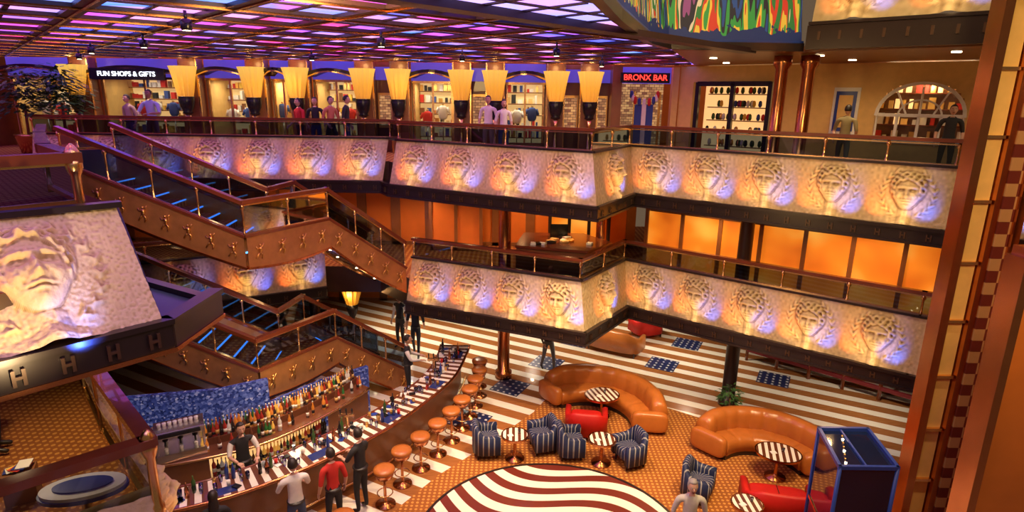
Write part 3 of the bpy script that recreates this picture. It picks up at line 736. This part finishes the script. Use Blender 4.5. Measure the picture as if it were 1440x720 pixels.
for i in range(4):
    a,b=GX[i],GX[(i+1)%4]; mb.beam((*a,2.47),(*b,2.47),.05,.06,BLUE,.02); mb.tube([(*a,.02),(*a,2.47)],.03,BLUE,8); mb.beam((*a,1.2),(*b,1.2),.03,.05,BRASS)
mb.beam((5.4,8.02,2.46),(5.55,9.08,2.46),.03,.03,BLUE)
for k in range(8): mb.sell((5.15+.05*k,8.15+.11*k,2.45),(.04,.04,.03),LAMPW if k%3==0 else GOLD,1,5,8)
mb.obj('glass_elevator_car')

# ================================================================= BAR
OUT=[(-1.15,15.6),(-1.2,14.9),(-1.4,13.6),(-1.9,12.4),(-2.6,11.15),(-3.4,10.2),(-4.1,9.5),(-5.0,8.85),(-6.2,8.3)]
INN=[(-1.95,15.6),(-1.95,14.9),(-2.08,13.9),(-2.5,12.75),(-3.15,11.65),(-3.9,10.75),(-4.6,10.0),(-5.35,9.4),(-6.4,8.9)]
def resample(P,n):
    P=[Vector(p) for p in P]; Q=[]
    for i in range(len(P)-1):
        p0=P[max(i-1,0)];p1=P[i];p2=P[i+1];p3=P[min(i+2,len(P)-1)]
        for k in range(12):
            t=k/12; Q.append(.5*((2*p1)+(p2-p0)*t+(2*p0-5*p1+4*p2-p3)*t*t+(3*p1-p0-3*p2+p3)*t**3))
    Q.append(P[-1]); L=[0]
    for a,b in zip(Q[:-1],Q[1:]): L.append(L[-1]+(b-a).length)
    out=[]
    for k in range(n):
        s=L[-1]*k/(n-1); j=0
        while j<len(L)-2 and L[j+1]<s: j+=1
        out.append(Q[j].lerp(Q[j+1],(s-L[j])/max(L[j+1]-L[j],1e-6)))
    return out
N=84; O=resample(OUT,N); I=resample(INN,N)
BW=simple('bar_top_white',(.85,.78,.66),.15,coat=.4); BB=simple('bar_top_walnut',(.14,.05,.025),.15,coat=.4); BBL=simple('bar_top_blue',(.02,.035,.16),.15,coat=.4)
mb=MB()
for k in range(N-1):
    a,b,c,d=O[k],O[k+1],I[k+1],I[k]
    vs=[(p.x,p.y,z) for z in(1.05,1.10) for p in(a,b,c,d)]
    mb.add(vs,[(0,1,2,3),(4,5,6,7),(0,1,5,4),(1,2,6,5),(2,3,7,6),(3,0,4,7)],BW if k%2 else BB)
    if (k//4)%4==1:
        a2,b2,c2,d2=a.lerp(d,.12),b.lerp(c,.12),b.lerp(c,.45),a.lerp(d,.45)
        mb.add([(p.x,p.y,1.103) for p in(a2,b2,c2,d2)],[(0,1,2,3)],BBL)
    i1,i2=a.lerp(d,.3),b.lerp(c,.3)
    mb.quad((i1.x,i1.y,0),(i2.x,i2.y,0),(i2.x,i2.y,1.05),(i1.x,i1.y,1.05),BROWNW)
    j1,j2=a.lerp(d,.95),b.lerp(c,.95); mb.quad((j1.x,j1.y,0),(j2.x,j2.y,0),(j2.x,j2.y,1.05),(j1.x,j1.y,1.05),CHROME)
mb.tube([(p.x,p.y,1.08) for p in O],.035,COPPER,8); mb.tube([(p.x,p.y,1.1) for p in I],.025,WOOD,8)
mb.tube([(O[k].lerp(I[k],.12).x,O[k].lerp(I[k],.12).y,.22) for k in range(N)],.025,BRASS,8)
mb.obj('bar_counter')
mb=MB()
for k in range(170):
    j=random.randrange(3,N-3); p=O[j].lerp(I[j],random.uniform(.25,.93)); x,y=p.x,p.y
    r=random.random()
    if r<.5: mb.lathe([(.03,1.103),(.038,1.22),(.033,1.22)],(x,y,0),GLASS,8)
    elif r<.62: mb.lathe([(.032,1.103),(.036,1.2),(.03,1.2)],(x,y,0),random.choice([WHITE,GOLD,RED]),8)
    elif r<.82: mb.lathe([(.035,1.103),(.035,1.28),(.012,1.34),(.012,1.4)],(x,y,0),random.choice([GREEN,COPPER,BLACK,BLUE]),8)
    else: mb.box((x,y,1.115),(.14,.10,.02),random.choice([WHITE,BLUE,BLACK]),random.random()*3)
mb.obj('bar_glassware')
mb=MB()
for j in (16,46):
    p=O[j].lerp(I[j],.8)
    mb.lathe([(.06,1.1),(.03,1.15),(.03,1.4),(.05,1.44)],(p.x,p.y,0),BRASS,10); mb.beam((p.x-.15,p.y,1.42),(p.x+.15,p.y,1.42),.06,.06,BRASS)
    for q in(-.12,0,.12): mb.tube([(p.x+q,p.y,1.42),(p.x+q,p.y-.02,1.58)],[.012,.02],BLACK,6); mb.tube([(p.x+q,p.y,1.4),(p.x+q,p.y+.06,1.33)],.01,CHROME,6)
mb.obj('beer_tap_tower')
BO=resample([(-3.35,13.1),(-3.75,12.25),(-4.4,11.25),(-5.1,10.55),(-6.3,9.95),(-7.6,9.6)],40)
BI=resample([(-3.9,13.5),(-4.3,12.7),(-4.95,11.75),(-5.6,11.1),(-6.6,10.6),(-7.8,10.3)],40)
mb=MB()
for k in range(39):
    a,b,c,d=BO[k],BO[k+1],BI[k+1],BI[k]
    for z0,z1,mt in((1.0,1.05,BB),(0,.08,BLACK)):
        vs=[(p.x,p.y,z) for z in(z0,z1) for p in(a,b,c,d)]; mb.add(vs,[(0,1,2,3),(4,5,6,7),(0,1,5,4),(1,2,6,5),(2,3,7,6),(3,0,4,7)],mt)
    lit=8<k<26
    i1,i2=a.lerp(d,.55 if lit else .1),b.lerp(c,.55 if lit else .1)
    mb.quad((i1.x,i1.y,0),(i2.x,i2.y,0),(i2.x,i2.y,1.0),(i1.x,i1.y,1.0),YELDISP if lit else BROWNW)
    if lit: 
        vs=[(p.x,p.y,.5) for p in(a.lerp(d,.08),b.lerp(c,.08),b.lerp(c,.55),a.lerp(d,.55))]; mb.add(vs,[(0,1,2,3)],CHROME)
    i1,i2=a.lerp(d,.6),b.lerp(c,.6)
    vs=[(p.x,p.y,z) for z in(1.05,1.2) for p in(i1,i2,c,d)]; mb.add(vs,[(4,5,6,7),(0,1,5,4)],BB)
mb.tube([(p.x,p.y,1.03) for p in BO],.03,BRASS,6); mb.obj('back_bar_counter')
BT=[simple('bottle_'+n,c,.12,coat=.6,es=e,ec=c) for n,c,e in(('amber',(.6,.2,.03),.25),('green',(.03,.16,.04),.08),('clear',(.65,.62,.55),.1),('red',(.35,.03,.02),.1),('brown',(.12,.04,.02),.05),('dark',(.03,.02,.02),.0),('gold',(.8,.45,.08),.3),('whisky',(.5,.16,.02),.3))]
mb=MB()
def bottle(x,y,z,s=1):
    m=random.choice(BT); r=random.uniform(.030,.042)*s; h=random.uniform(.15,.21)*s
    mb.lathe([(r,0),(r,h),(r*.35,h+.06*s),(r*.35,h+.12*s)],(x,y,z),m,8); mb.lathe([(r*.42,0),(r*.42,.025)],(x,y,z+h+.11*s),random.choice([GOLD,BLACK,WHITE]),6)
    mb.lathe([(r*1.03,h*.25),(r*1.03,h*.65)],(x,y,z),random.choice([WHITE,CREAM,BLACK,BROWNW]),8)
for k in range(1,38):
    for row,z in((.68,1.2),(.85,1.2),(.3,1.05)):
        for h in(0,.5):
            if row==.3 and random.random()<.5: continue
            if 26<k<34 and row<.8: continue
            p=BO[k].lerp(BO[k+1],h).lerp(BI[k].lerp(BI[k+1],h),row); bottle(p.x,p.y,z)
for k in range(9,26):
    for z in(.09,.51):
        for h in(0,.5):
            p=BO[k].lerp(BO[k+1],h).lerp(BI[k].lerp(BI[k+1],h),.35); bottle(p.x,p.y,z)
mb.obj('liquor_bottles')
mb=MB(); W0=[(-3.6,13.9),(-4.5,13.1),(-5.3,12.0),(-6.1,11.5),(-8.6,10.9)]
for a,b in zip(W0[:-1],W0[1:]): mb.beam((*a,.62),(*b,.62),.1,1.22,MOSAIC,.02)
for a,b in zip(W0[2:-1],W0[3:]): mb.beam((*a,1.5),(*b,1.5),.1,.6,MOSAIC,.02)
mb.obj('wall_bar_mosaic')
p=BO[29].lerp(BI[29],.45); mb=MB()
mb.box((0,0,.08),(.85,.5,.16),CHROME); mb.box((0,.14,.36),(.85,.22,.45),CHROME); mb.box((0,0,.56),(.85,.5,.12),CHROME); mb.box((0,-.26,.56),(.7,.02,.08),BLACK)
for q in(-.25,.0,.25): 
    mb.lathe([(.05,.38),(.05,.46),(.03,.5)],(q,-.1,0),BLACK,10); mb.tube([(q,-.1,.4),(q,-.3,.38)],.018,BLACK,6); mb.lathe([(.03,.16),(.035,.22)],(q,-.1,0),WHITE,8)
for q in(-.38,.38): mb.tube([(q,-.22,.5),(q,-.27,.3),(q,-.25,.2)],.01,CHROME,6)
for k in range(8): mb.lathe([(.03,.62),(.04,.68)],(-.33+.09*k,.05,0),WHITE,8)
mb.obj('espresso_machine',(p.x,p.y,1.06),math.radians(30),.008)
p=BO[33].lerp(BI[33],.45); mb=MB(); mb.lathe([(.1,0),(.1,.1),(.07,.13),(.07,.3),(.12,.36),(.13,.55),(.1,.57)],(0,0,0),BLACK,12); mb.obj('coffee_grinder',(p.x,p.y,1.06))
mb=MB()
mb.lathe([(.20,0),(.20,.02),(.05,.05),(.03,.08),(.03,.56),(.06,.58)],(0,0,0),COPPER,16)
mb.lathe([(.08,.56),(.16,.62),(.20,.72),(.205,.74)],(0,0,0),COPPER,18); mb.lathe([(.205,.74),(.215,.77),(.20,.81),(.12,.825),(.0,.827)],(0,0,0),LEATHER,18)
mb.tube([(.15*cos(a*pi/8),.15*sin(a*pi/8),.27) for a in range(17)],.012,BRASS,6)
st0=mb.obj('bar_stool',(-.85,15.3,0))
ST=[(-.82,14.75),(-.9,14.2),(-1.0,13.65),(-1.15,13.1),(-1.35,12.55),(-1.6,12.0),(-1.9,11.45),(-2.2,10.9),(-2.42,10.25),(-2.85,8.9),(-3.55,8.5),(-4.25,8.1),(-5.4,7.9)]
for x,y in ST: inst(st0,(x,y,0))

# ================================================================= FURNITURE
def curved_sofa(c,a0,a1,ri,name='curved_leather_sofa'):
    mb=MB(); n=64
    path=[(ri*cos(a0+(a1-a0)*k/n),ri*sin(a0+(a1-a0)*k/n)) for k in range(n+1)]
    seat=[(0,.12),(-.02,.36),(.03,.43),(.12,.455),(.5,.45),(.56,.42),(.56,.12)]
    def sc(t,o,z):
        s=abs(sin(t*pi*5)); return o,(z-.035*(1-s)**6 if z>.4 else z)
    mb.sweep(path,seat,LEATHER,scal=sc)
    back=[(.46,.40),(.50,.74),(.54,.84),(.62,.88),(.72,.87),(.80,.80),(.84,.6),(.84,.1),(.6,.1)]
    def sb(t,o,z):
        s=abs(sin(t*pi*10)); e=min(t,1-t); k=min(1,e/.12); zz=z if z<.45 else .45+(z-.45)*(.55+.45*k**.5)
        return (o-.04*(s**.5) if o<.55 else o),zz
    mb.sweep(path,back,LEATHER,scal=sb)
    mb.sweep(path,[(.03,0),(.03,.12),(.8,.12),(.8,0)],DARK,smooth=False)
    for a in(a0,a1):
        sgn=-1 if a==a0 else 1; R=Matrix.Rotation(a,3,'Z')
        ctr=Vector((ri+.42,sgn*.09,.33)); mb.sell(R@ctr,(.86,.24,.5),LEATHER,.45,10,18,R=R)
    return mb.obj(name,(c[0],c[1],.013))
curved_sofa((1.93,13.23),math.radians(-8),math.radians(124),1.02)
curved_sofa((5.38,11.25),math.radians(8),math.radians(132),.82)
def tub(w,d,mat,name,loc,rz,h=.72,z=.014):
    mb=MB(); r=w/2; n=20
    path=[(r,-d*.45)]+[(r*(abs(cos(a))**.6)*(1 if cos(a)>0 else -1),(d*.45)*sin(a)**.7) for a in [pi*k/n for k in range(0,n+1)]]+[(-r,-d*.45)]
    def sb(t,o,z):
        e=min(t,1-t)*2; k=min(1,max(0,(e-.15)/.6)); return o,(z if z<.4 else .4+(z-.4)*(.45+.55*k))
    mb.sweep(path,[(-.1,.14),(-.11,h-.1),(-.07,h-.02),(-.02,h),(.03,h-.04),(.03,.14)],mat,scal=sb)
    mb.sell((0,-.04,.32),(w-.17,d*.84,.26),mat,.35,10,18)
    if w>1: mb.box((0,-.05,.45),(.012,d*.7,.02),DARK)
    for sx in(-1,1):
        for sy in(-1,1): mb.lathe([(.018,0),(.03,.15)],(sx*(r-.1),sy*d*.34,0),DARK,8)
    return mb.obj(name,(loc[0],loc[1],z),rz)
tub(.95,.85,RED,'red_tub_armchair',(1.82,12.92),math.radians(172))
tub(1.3,.85,RED,'red_loveseat',(5.2,10.05),math.radians(168))
tub(.95,.85,RED,'red_tub_armchair',(4.6,19.2),math.radians(200))
for (x,y),rz in zip([(-.52,12.05),(.76,12.25),(1.36,12.02),(2.66,11.75),(3.8,10.6)],[100,-75,95,-70,60]):
    tub(.66,.62,CHAIRM,'striped_tub_chair',(x,y),math.radians(rz),h=.80)
def table(x,y,r=.38,h=.6,sx=1,rz=0):
    mb=MB(); P=[(sx*r*cos(a*pi/16),r*sin(a*pi/16)) for a in range(32)]
    mb.prism(P,h-.035,h,TABLEM); 
    for a,b in zip(P,P[1:]+P[:1]): mb.beam((*a,h-.018),(*b,h-.018),.025,.045,COPPER,.01)
    mb.lathe([(.22,0),(.22,.02),(.05,.05),(.035,.1),(.035,h-.1),(.1,h-.035)],(0,0,0),COPPER,14)
    mb.lathe([(.025,h),(.03,h+.09)],(.1,.05,0),GLASS,8); mb.box((-.1,-.05,h+.005),(.12,.09,.01),WHITE,.4)
    return mb.obj('round_cocktail_table',(x,y,.014),rz)
table(2.3,13.75,.38,.6,1.15,.3); table(.12,11.85,.29); table(2.02,11.72,.29); table(5.68,11.3,.38,.6,1.2,-.3); table(4.4,9.62,.28)
tub(1.7,.9,LEATHER,'leather_loveseat',(3.3,17.9),math.radians(150),h=.8)
mb=MB(); P=[(.42*cos(a*pi/16),.24*sin(a*pi/16)) for a in range(32)]
mb.prism(P,.5,.54,WHITE); mb.prism([(x*.7,y*.6) for x,y in P],.54,.56,BLUE); mb.prism([(x*1.05,y*1.08) for x,y in P],.46,.5,BLUE); mb.lathe([(.2,0),(.05,.05),(.05,.4),(.15,.46)],(0,0,0),CHROME,12)
mb.obj('oval_side_table',(-4.75,5.85,3.0),.3)
mb=MB(); mb.box((0,0,.2),(.32,.26,.4),BROWNW)
for k in range(6): mb.box((-.04+.02*k,.01*(k%3),.41+.008*k),(.2,.14,.008),[BLUE,WHITE,SH[3],SH[0],BLUE,WHITE][k],.3*k)
mb.obj('magazine_stand',(-5.9,6.35,2.98),.5)
def potplant(x,y,z,s,nleaf=260,sp=.5):
    mb=MB(); mb.lathe([(.16*s,0),(.22*s,.3*s),(.24*s,.34*s),(.2*s,.34*s)],(0,0,0),BRASS,14); mb.tube([(0,0,.3*s),(.03*s,0,.9*s)],.025*s,BROWNW,6)
    for k in range(nleaf):
        a=random.uniform(0,2*pi); e=random.uniform(-.5,1.4); r=random.uniform(.15,sp)*s
        p=Vector((r*cos(a)*cos(e),r*sin(a)*cos(e),.95*s+r*sin(e)*1.1)); d=Vector((cos(a),sin(a),random.uniform(-.6,.3))).normalized(); sd=d.cross(Vector((0,0,1))).normalized()*.035*s
        L=.16*s; mb.add([p,p+d*L*.5+sd,p+d*L,p+d*L*.5-sd],[(0,1,2,3)],GREEN)
    return mb.obj('potted_plant',(x,y,z))
potplant(-13.2,18.1,6,1.6,900,.60); potplant(-14.3,18.1,6,1.55,700,.60); potplant(5.4,13.5,0.012,.75,160,.4)

# ================================================================= PEOPLE
def person(name,loc,face,shirt,pants,pose='stand',sleeve='short',hair=HAIR,skin=SKIN,h=1.72,female=False,longhair=False,skirt=False,vest=None,z=0):
    k=h/1.75
    J={}; sw=.175 if female else .195
    J['pel']=(0,0,.96);J['wai']=(0,0,1.10);J['che']=(0,.01,1.30);J['nb']=(0,0,1.46);J['nt']=(0,.015,1.56)
    for s,sg in(('L',-1),('R',1)):
        J['hip'+s]=(sg*.09,0,.90);J['kn'+s]=(sg*.105,.03,.50);J['an'+s]=(sg*.11,-.01,.085);J['to'+s]=(sg*.13,.15,.035)
        J['sh'+s]=(sg*sw,0,1.42)
        if pose=='stand': J['el'+s]=(sg*(sw+.07),-.03,1.15);J['wr'+s]=(sg*(sw+.08),.06,.92)
        elif pose=='reach': J['el'+s]=(sg*(sw+.07),.10,1.20);J['wr'+s]=(sg*(sw-.02),.34,1.16)
        elif pose=='rail': J['el'+s]=(sg*(sw+.10),.12,1.17);J['wr'+s]=(sg*(sw-.06),.36,1.16)
        elif pose=='walk':
            J['el'+s]=(sg*(sw+.06),-.06*sg,1.16);J['wr'+s]=(sg*(sw+.05),.05+.16*sg,.97)
            J['kn'+s]=(sg*.10,.03-.12*sg,.51);J['an'+s]=(sg*.10,-.03-.24*sg,.10);J['to'+s]=(sg*.11,.12-.24*sg,.04)
    E=[('pel','wai'),('wai','che'),('che','nb'),('nb','nt')]
    for s in'LR': E+=[('nb','sh'+s),('sh'+s,'el'+s),('el'+s,'wr'+s),('pel','hip'+s),('hip'+s,'kn'+s),('kn'+s,'an'+s),('an'+s,'to'+s)]
    R={'pel':(.16,.115),'wai':((.125 if female else .145),.10),'che':(.155,.115),'nb':(.085,.07),'nt':(.052,.055)}
    for s in'LR': R.update({'sh'+s:(.066,.066),'el'+s:(.044,.044),'wr'+s:(.028,.028),'hip'+s:(.095,.095),'kn'+s:(.058,.058),'an'+s:(.04,.04),'to'+s:(.036,.03)})
    names=list(J); me=bpy.data.meshes.new('tmp'); me.from_pydata([J[n] for n in names],[(names.index(a),names.index(b)) for a,b in E],[])
    o=bpy.data.objects.new('tmp',me); COL.objects.link(o)
    md=o.modifiers.new('s','SKIN'); md.use_smooth_shade=True; md.branch_smoothing=.5
    sub=o.modifiers.new('u','SUBSURF'); sub.levels=1; sub.render_levels=1
    for i,n in enumerate(names):
        sv=me.skin_vertices[0].data[i]; sv.radius=R[n]; sv.use_root=(n=='pel')
    dg=bpy.context.evaluated_depsgraph_get(); ev=bpy.data.meshes.new_from_object(o.evaluated_get(dg))
    mb=MB(); V=[Vector(v.co) for v in ev.vertices]
    def dist(p,a,b):
        a=Vector(a);b=Vector(b);t=max(0,min(1,(p-a).dot(b-a)/max((b-a).length_squared,1e-9))); return (p-a.lerp(b,t)).length,t
    byM={}
    for pl in ev.polygons:
        c=sum((V[i] for i in pl.vertices),Vector())/len(pl.vertices); best=None
        for a,b in E:
            d,t=dist(c,J[a],J[b]); d-= (R[a][0]*(1-t)+R[b][0]*t)
            if best is None or d<best[0]: best=(d,a,b,t)
        _,a,b,t=best
        if a=='nb' and b=='nt': m=skin if t>.25 else shirt
        elif b.startswith('el'): m=shirt
        elif b.startswith('wr'): m=skin if sleeve=='short' else shirt
        elif b.startswith('hip') or b.startswith('kn'): m=pants
        elif b.startswith('an'): m=(skin if skirt else pants)
        elif b.startswith('to'): m=SHOE
        else:
            m=shirt if c.z>1.0 else pants
            if vest and m is shirt: m=vest
        byM.setdefault(id(m),(m,[]))[1].append(tuple(pl.vertices))
    for m,fs in byM.values():
        idx={};vs=[];ff=[]
        for f in fs:
            g=[]
            for i in f:
                if i not in idx: idx[i]=len(vs); vs.append(V[i])
                g.append(idx[i])
            ff.append(tuple(g))
        mb.add(vs,ff,m,True)
    bpy.data.objects.remove(o)
    nt=Vector(J['nt']); f=nt+Vector((0,.025,.115))
    def hs(p):
        q=Vector(p)
        if q.z<0: q.x*=1-.30*(-q.z/.12); q.y*=1-.10*(-q.z/.12)
        if q.y>.05 : q.y*=.95
        return q
    mb.sell(f,(.155,.195,.24),skin,.95,16,20,fn=hs)
    mb.tube([f+Vector((0,.088,.02)),f+Vector((0,.112,-.012)),f+Vector((0,.092,-.026))],[.010,.017,.012],skin,6)
    for sg in(-1,1):
        mb.sell(f+Vector((sg*.032,.083,.015)),(.026,.014,.012),WHITE,1,5,8); mb.sell(f+Vector((sg*.032,.089,.015)),(.011,.008,.011),BLACK,1,5,8)
        mb.tube([f+Vector((sg*.016,.09,.036)),f+Vector((sg*.048,.082,.036))],.005,hair,5)
        mb.sell(f+Vector((sg*.077,-.005,.0)),(.018,.04,.06),skin,1,6,8)
    mb.tube([f+Vector((-.024,.083,-.055)),f+Vector((0,.09,-.057)),f+Vector((.024,.083,-.055))],.006,MAROON,5)
    def hh(p):
        q=Vector(p)
        if q.y>.03 and q.z<.055: q.y=.03+(q.y-.03)*.2; q.x*=.95
        if q.z<-.02 and not longhair: q.z=-.02+(q.z+.02)*.45; 
        return q
    mb.sell(f+Vector((0,-.012,.018)),(.172,.21,.24),hair,.95,14,18,fn=hh)
    if longhair: mb.sell(f+Vector((0,-.075,-.11)),(.17,.09,.26),hair,.8,10,14)
    for s,sg in(('L',-1),('R',1)):
        w=Vector(J['wr'+s]); d=(w-Vector(J['el'+s])).normalized(); n=Vector((-sg,0,0)) if pose in('stand','walk') else Vector((0,0,-1))
        n=(n-d*n.dot(d)).normalized(); sd=d.cross(n).normalized()
        if pose in('stand','walk'):
            if sd.y<0: sd=-sd
        else:
            if sd.x*sg>0: sd=-sd
        Rm=Matrix((sd,d,n)).transposed(); pc=w+d*.045; mb.sell(pc,(.078,.10,.03),skin,.7,8,12,R=Rm)
        for o_,L in((-.028,.062),(-.0095,.074),(.0095,.080),(.028,.070)):
            b=w+d*.088+sd*o_; mb.tube([b-d*.01,b+d*L*.45+n*.004,b+d*L*.75+n*.018,b+d*L*.9+n*.034],[.0095,.009,.008,.0065],skin,6)
        b=w+d*.03+sd*.034; mb.tube([b,b+d*.03+sd*.022+n*.008,b+d*.058+sd*.026+n*.016],[.012,.010,.008],skin,6)
    mb.lathe([(.150,.985),(.155,1.0),(.150,1.015)],(0,0,0),SHOE,14)
    mb.v=[(x*k,y*k,zz*k) for x,y,zz in mb.v]
    return mb.obj(name,(loc[0],loc[1],z),math.radians(face))
white=SH[1]; black=SH[4]; redc=SH[0]
jeans=cloth('denim',(.06,.09,.18)); khaki=cloth('khaki',(.4,.3,.18)); lb=cloth('pale_blue_shirt',(.45,.55,.65)); grey=cloth('grey_trousers',(.15,.15,.16))
person('woman_in_black',(-2.82,10.05),60,black,black,'reach',female=True,h=1.72)
person('woman_in_red',(-3.15,9.42),40,redc,black,'stand',female=True,h=1.7)
person('man_in_white_shirt',(-3.68,9.02),35,white,jeans,'reach',h=1.74)
person('woman_at_bar',(-4.72,8.32),25,black,jeans,'reach',female=True,longhair=True,h=1.6)
person('bartender',(-5.1,10.2),-140,white,black,'reach',vest=black,h=1.74)
person('bartender',(-2.7,14.55),-80,white,black,'reach',sleeve='long',vest=black,h=1.76)
person('waiter',(-2.9,17.2),180,black,black,'walk',h=1.76)
person('guest_in_dark_suit',(-3.5,17.9),150,white,black,'stand',vest=black,sleeve='long',h=1.76)
person('walking_guest',(1.1,16.3),200,cloth('brown_jacket',(.1,.05,.03)),grey,'walk',sleeve='long',h=1.76,z=.01)
person('man_in_pale_shirt',(3.0,8.6),175,cloth('cream_shirt',(.62,.6,.5)),khaki,'stand',hair=HAIRG,h=1.74,z=.03)
person('man_at_railing',(-10.3,17.6),180,lb,grey,'rail',h=1.80,skin=SKIND,z=6)
person('guest_at_railing',(-11.3,18.2),160,cloth('beige_top',(.5,.38,.24)),jeans,'stand',h=1.65,z=6)
person('guest_couple_man',(-.75,18.2),170,white,khaki,'stand',h=1.76,z=6)
person('guest_couple_woman',(-.3,18.0),190,white,jeans,'stand',h=1.66,female=True,longhair=True,z=6)
for i,(x,c) in enumerate(((-6.2,redc),(-5.8,black),(-5.3,cloth('coral_top',(.6,.2,.1))),(-4.9,black))):
    person('shopping_guest',(x,17.9+.2*(i%2)),150+40*i,c,jeans if i%2 else black,'stand' if i%2 else 'walk',h=1.62+.03*i,female=i%2==0,z=6)
person('gallery_visitor',(8.1,15.1),-30,cloth('olive_top',(.3,.25,.12)),grey,'walk',h=1.66,z=6)
person('gallery_visitor',(10.3,14.6),150,black,black,'stand',h=1.7,z=6)
person('guest_on_lower_deck',(-7.0,7.3),-60,black,black,'stand',h=1.7,z=3)

# ================================================================= LIGHTING
W=bpy.data.worlds.new('World'); SC.world=W; W.use_nodes=True
W.node_tree.nodes['Background'].inputs[0].default_value=(1,.66,.40,1); W.node_tree.nodes['Background'].inputs[1].default_value=.13
warm=(1,.70,.38)
for x,y,pw in [(-4.2,8.2,1100),(-2.2,10.5,1500),(0.8,12.0,1500),(-3.2,12.6,900)]:
    light('ceiling_spot','SPOT',(x,y,8.4),pw,warm,.1,target=(x+.3,y+.3,0),spot=52,blend=.8)
light('atrium_fill','AREA',(4.6,8.5,12.5),280,(1,.74,.45),3.0,target=(4,10,0))  # added fill light above the void, out of view, no fixture modelled
light('atrium_downlight','SPOT',(3.0,8,12),3600,warm,.2,target=(1.9,11.9,0),spot=40,blend=.8)
light('atrium_downlight','SPOT',(5.2,7,12),3800,warm,.2,target=(5.0,11.2,0),spot=36,blend=.8)
light('balcony_wash','AREA',(-2.0,7,8.6),190,(1,.66,.25),1.2,target=(-1.5,15,5.2))
light('balcony_wash','AREA',(4.5,4,9.8),250,(1,.66,.25),1.2,target=(5.5,13,5.0))
light('balcony_wash','AREA',(0,8,5.0),70,(1,.66,.25),1.0,target=(2.5,14,2.8))
for x,y,pw in [(-1.2,17.5,240),(2.4,17,170),(5.5,17,210),(8.8,14,140),(-3.4,19,320),(.8,20,260),(4,19.5,190)]:
    light('soffit_downlight','SPOT',(x,y,2.1),pw,(1,.8,.58),.06,target=(x,y,0),spot=135,blend=.7)
for x,y in [(-1.2,17),(1.6,16.6),(5.0,15.2),(7.7,13),(-6.5,18),(-10,17),(-3,18),(0.3,18.4)]:
    light('soffit_downlight','SPOT',(x,y,5.1),130,(1,.55,.22),.06,target=(x,y,3),spot=150,blend=.7)
for x,y in [(-11,18.2),(-7,18.2),(-3,18.2),(1,17.5),(5,16.8),(8,14.8),(11,12.5)]:
    light('gallery_downlight','SPOT',(x,y,8.74),95,(1,.72,.42),.06,target=(x,y+.4,6),spot=140,blend=.7)
light('bar_pendant','SPOT',(-4.3,11.5,4.0),150,(1,.75,.45),.1,target=(-4.6,11.2,1),spot=110,blend=.8)
light('bar_shelf_lamp','POINT',(-4.6,11.5,1.9),10,(1,.8,.5),.1)
light('port_deck_lamp','SPOT',(-6.3,6.8,5.1),120,warm,.1,target=(-5.8,7,3),spot=130,blend=.7)
light('port_front_lamp','SPOT',(-1.8,3.5,8.6),170,(1,.68,.3),.1,target=(-4.6,5.6,5.9),spot=50,blend=1)
light('tower_wash','SPOT',(4.5,3.5,9),520,(1,.62,.3),.2,target=(8,9,5.5),spot=70,blend=1)

# ================================================================= CAMERA
cam=bpy.data.cameras.new('camera'); cam.sensor_width=36; cam.lens=850/1440*36; cam.clip_end=200; cam.clip_start=.05
co=bpy.data.objects.new('camera',cam); COL.objects.link(co); SC.camera=co
Mx=Matrix.Rotation(math.radians(90-14.8),4,'X')@Matrix.Rotation(math.radians(.8),4,'Z')
co.matrix_world=Matrix.Translation((0,0,7.8))@Mx
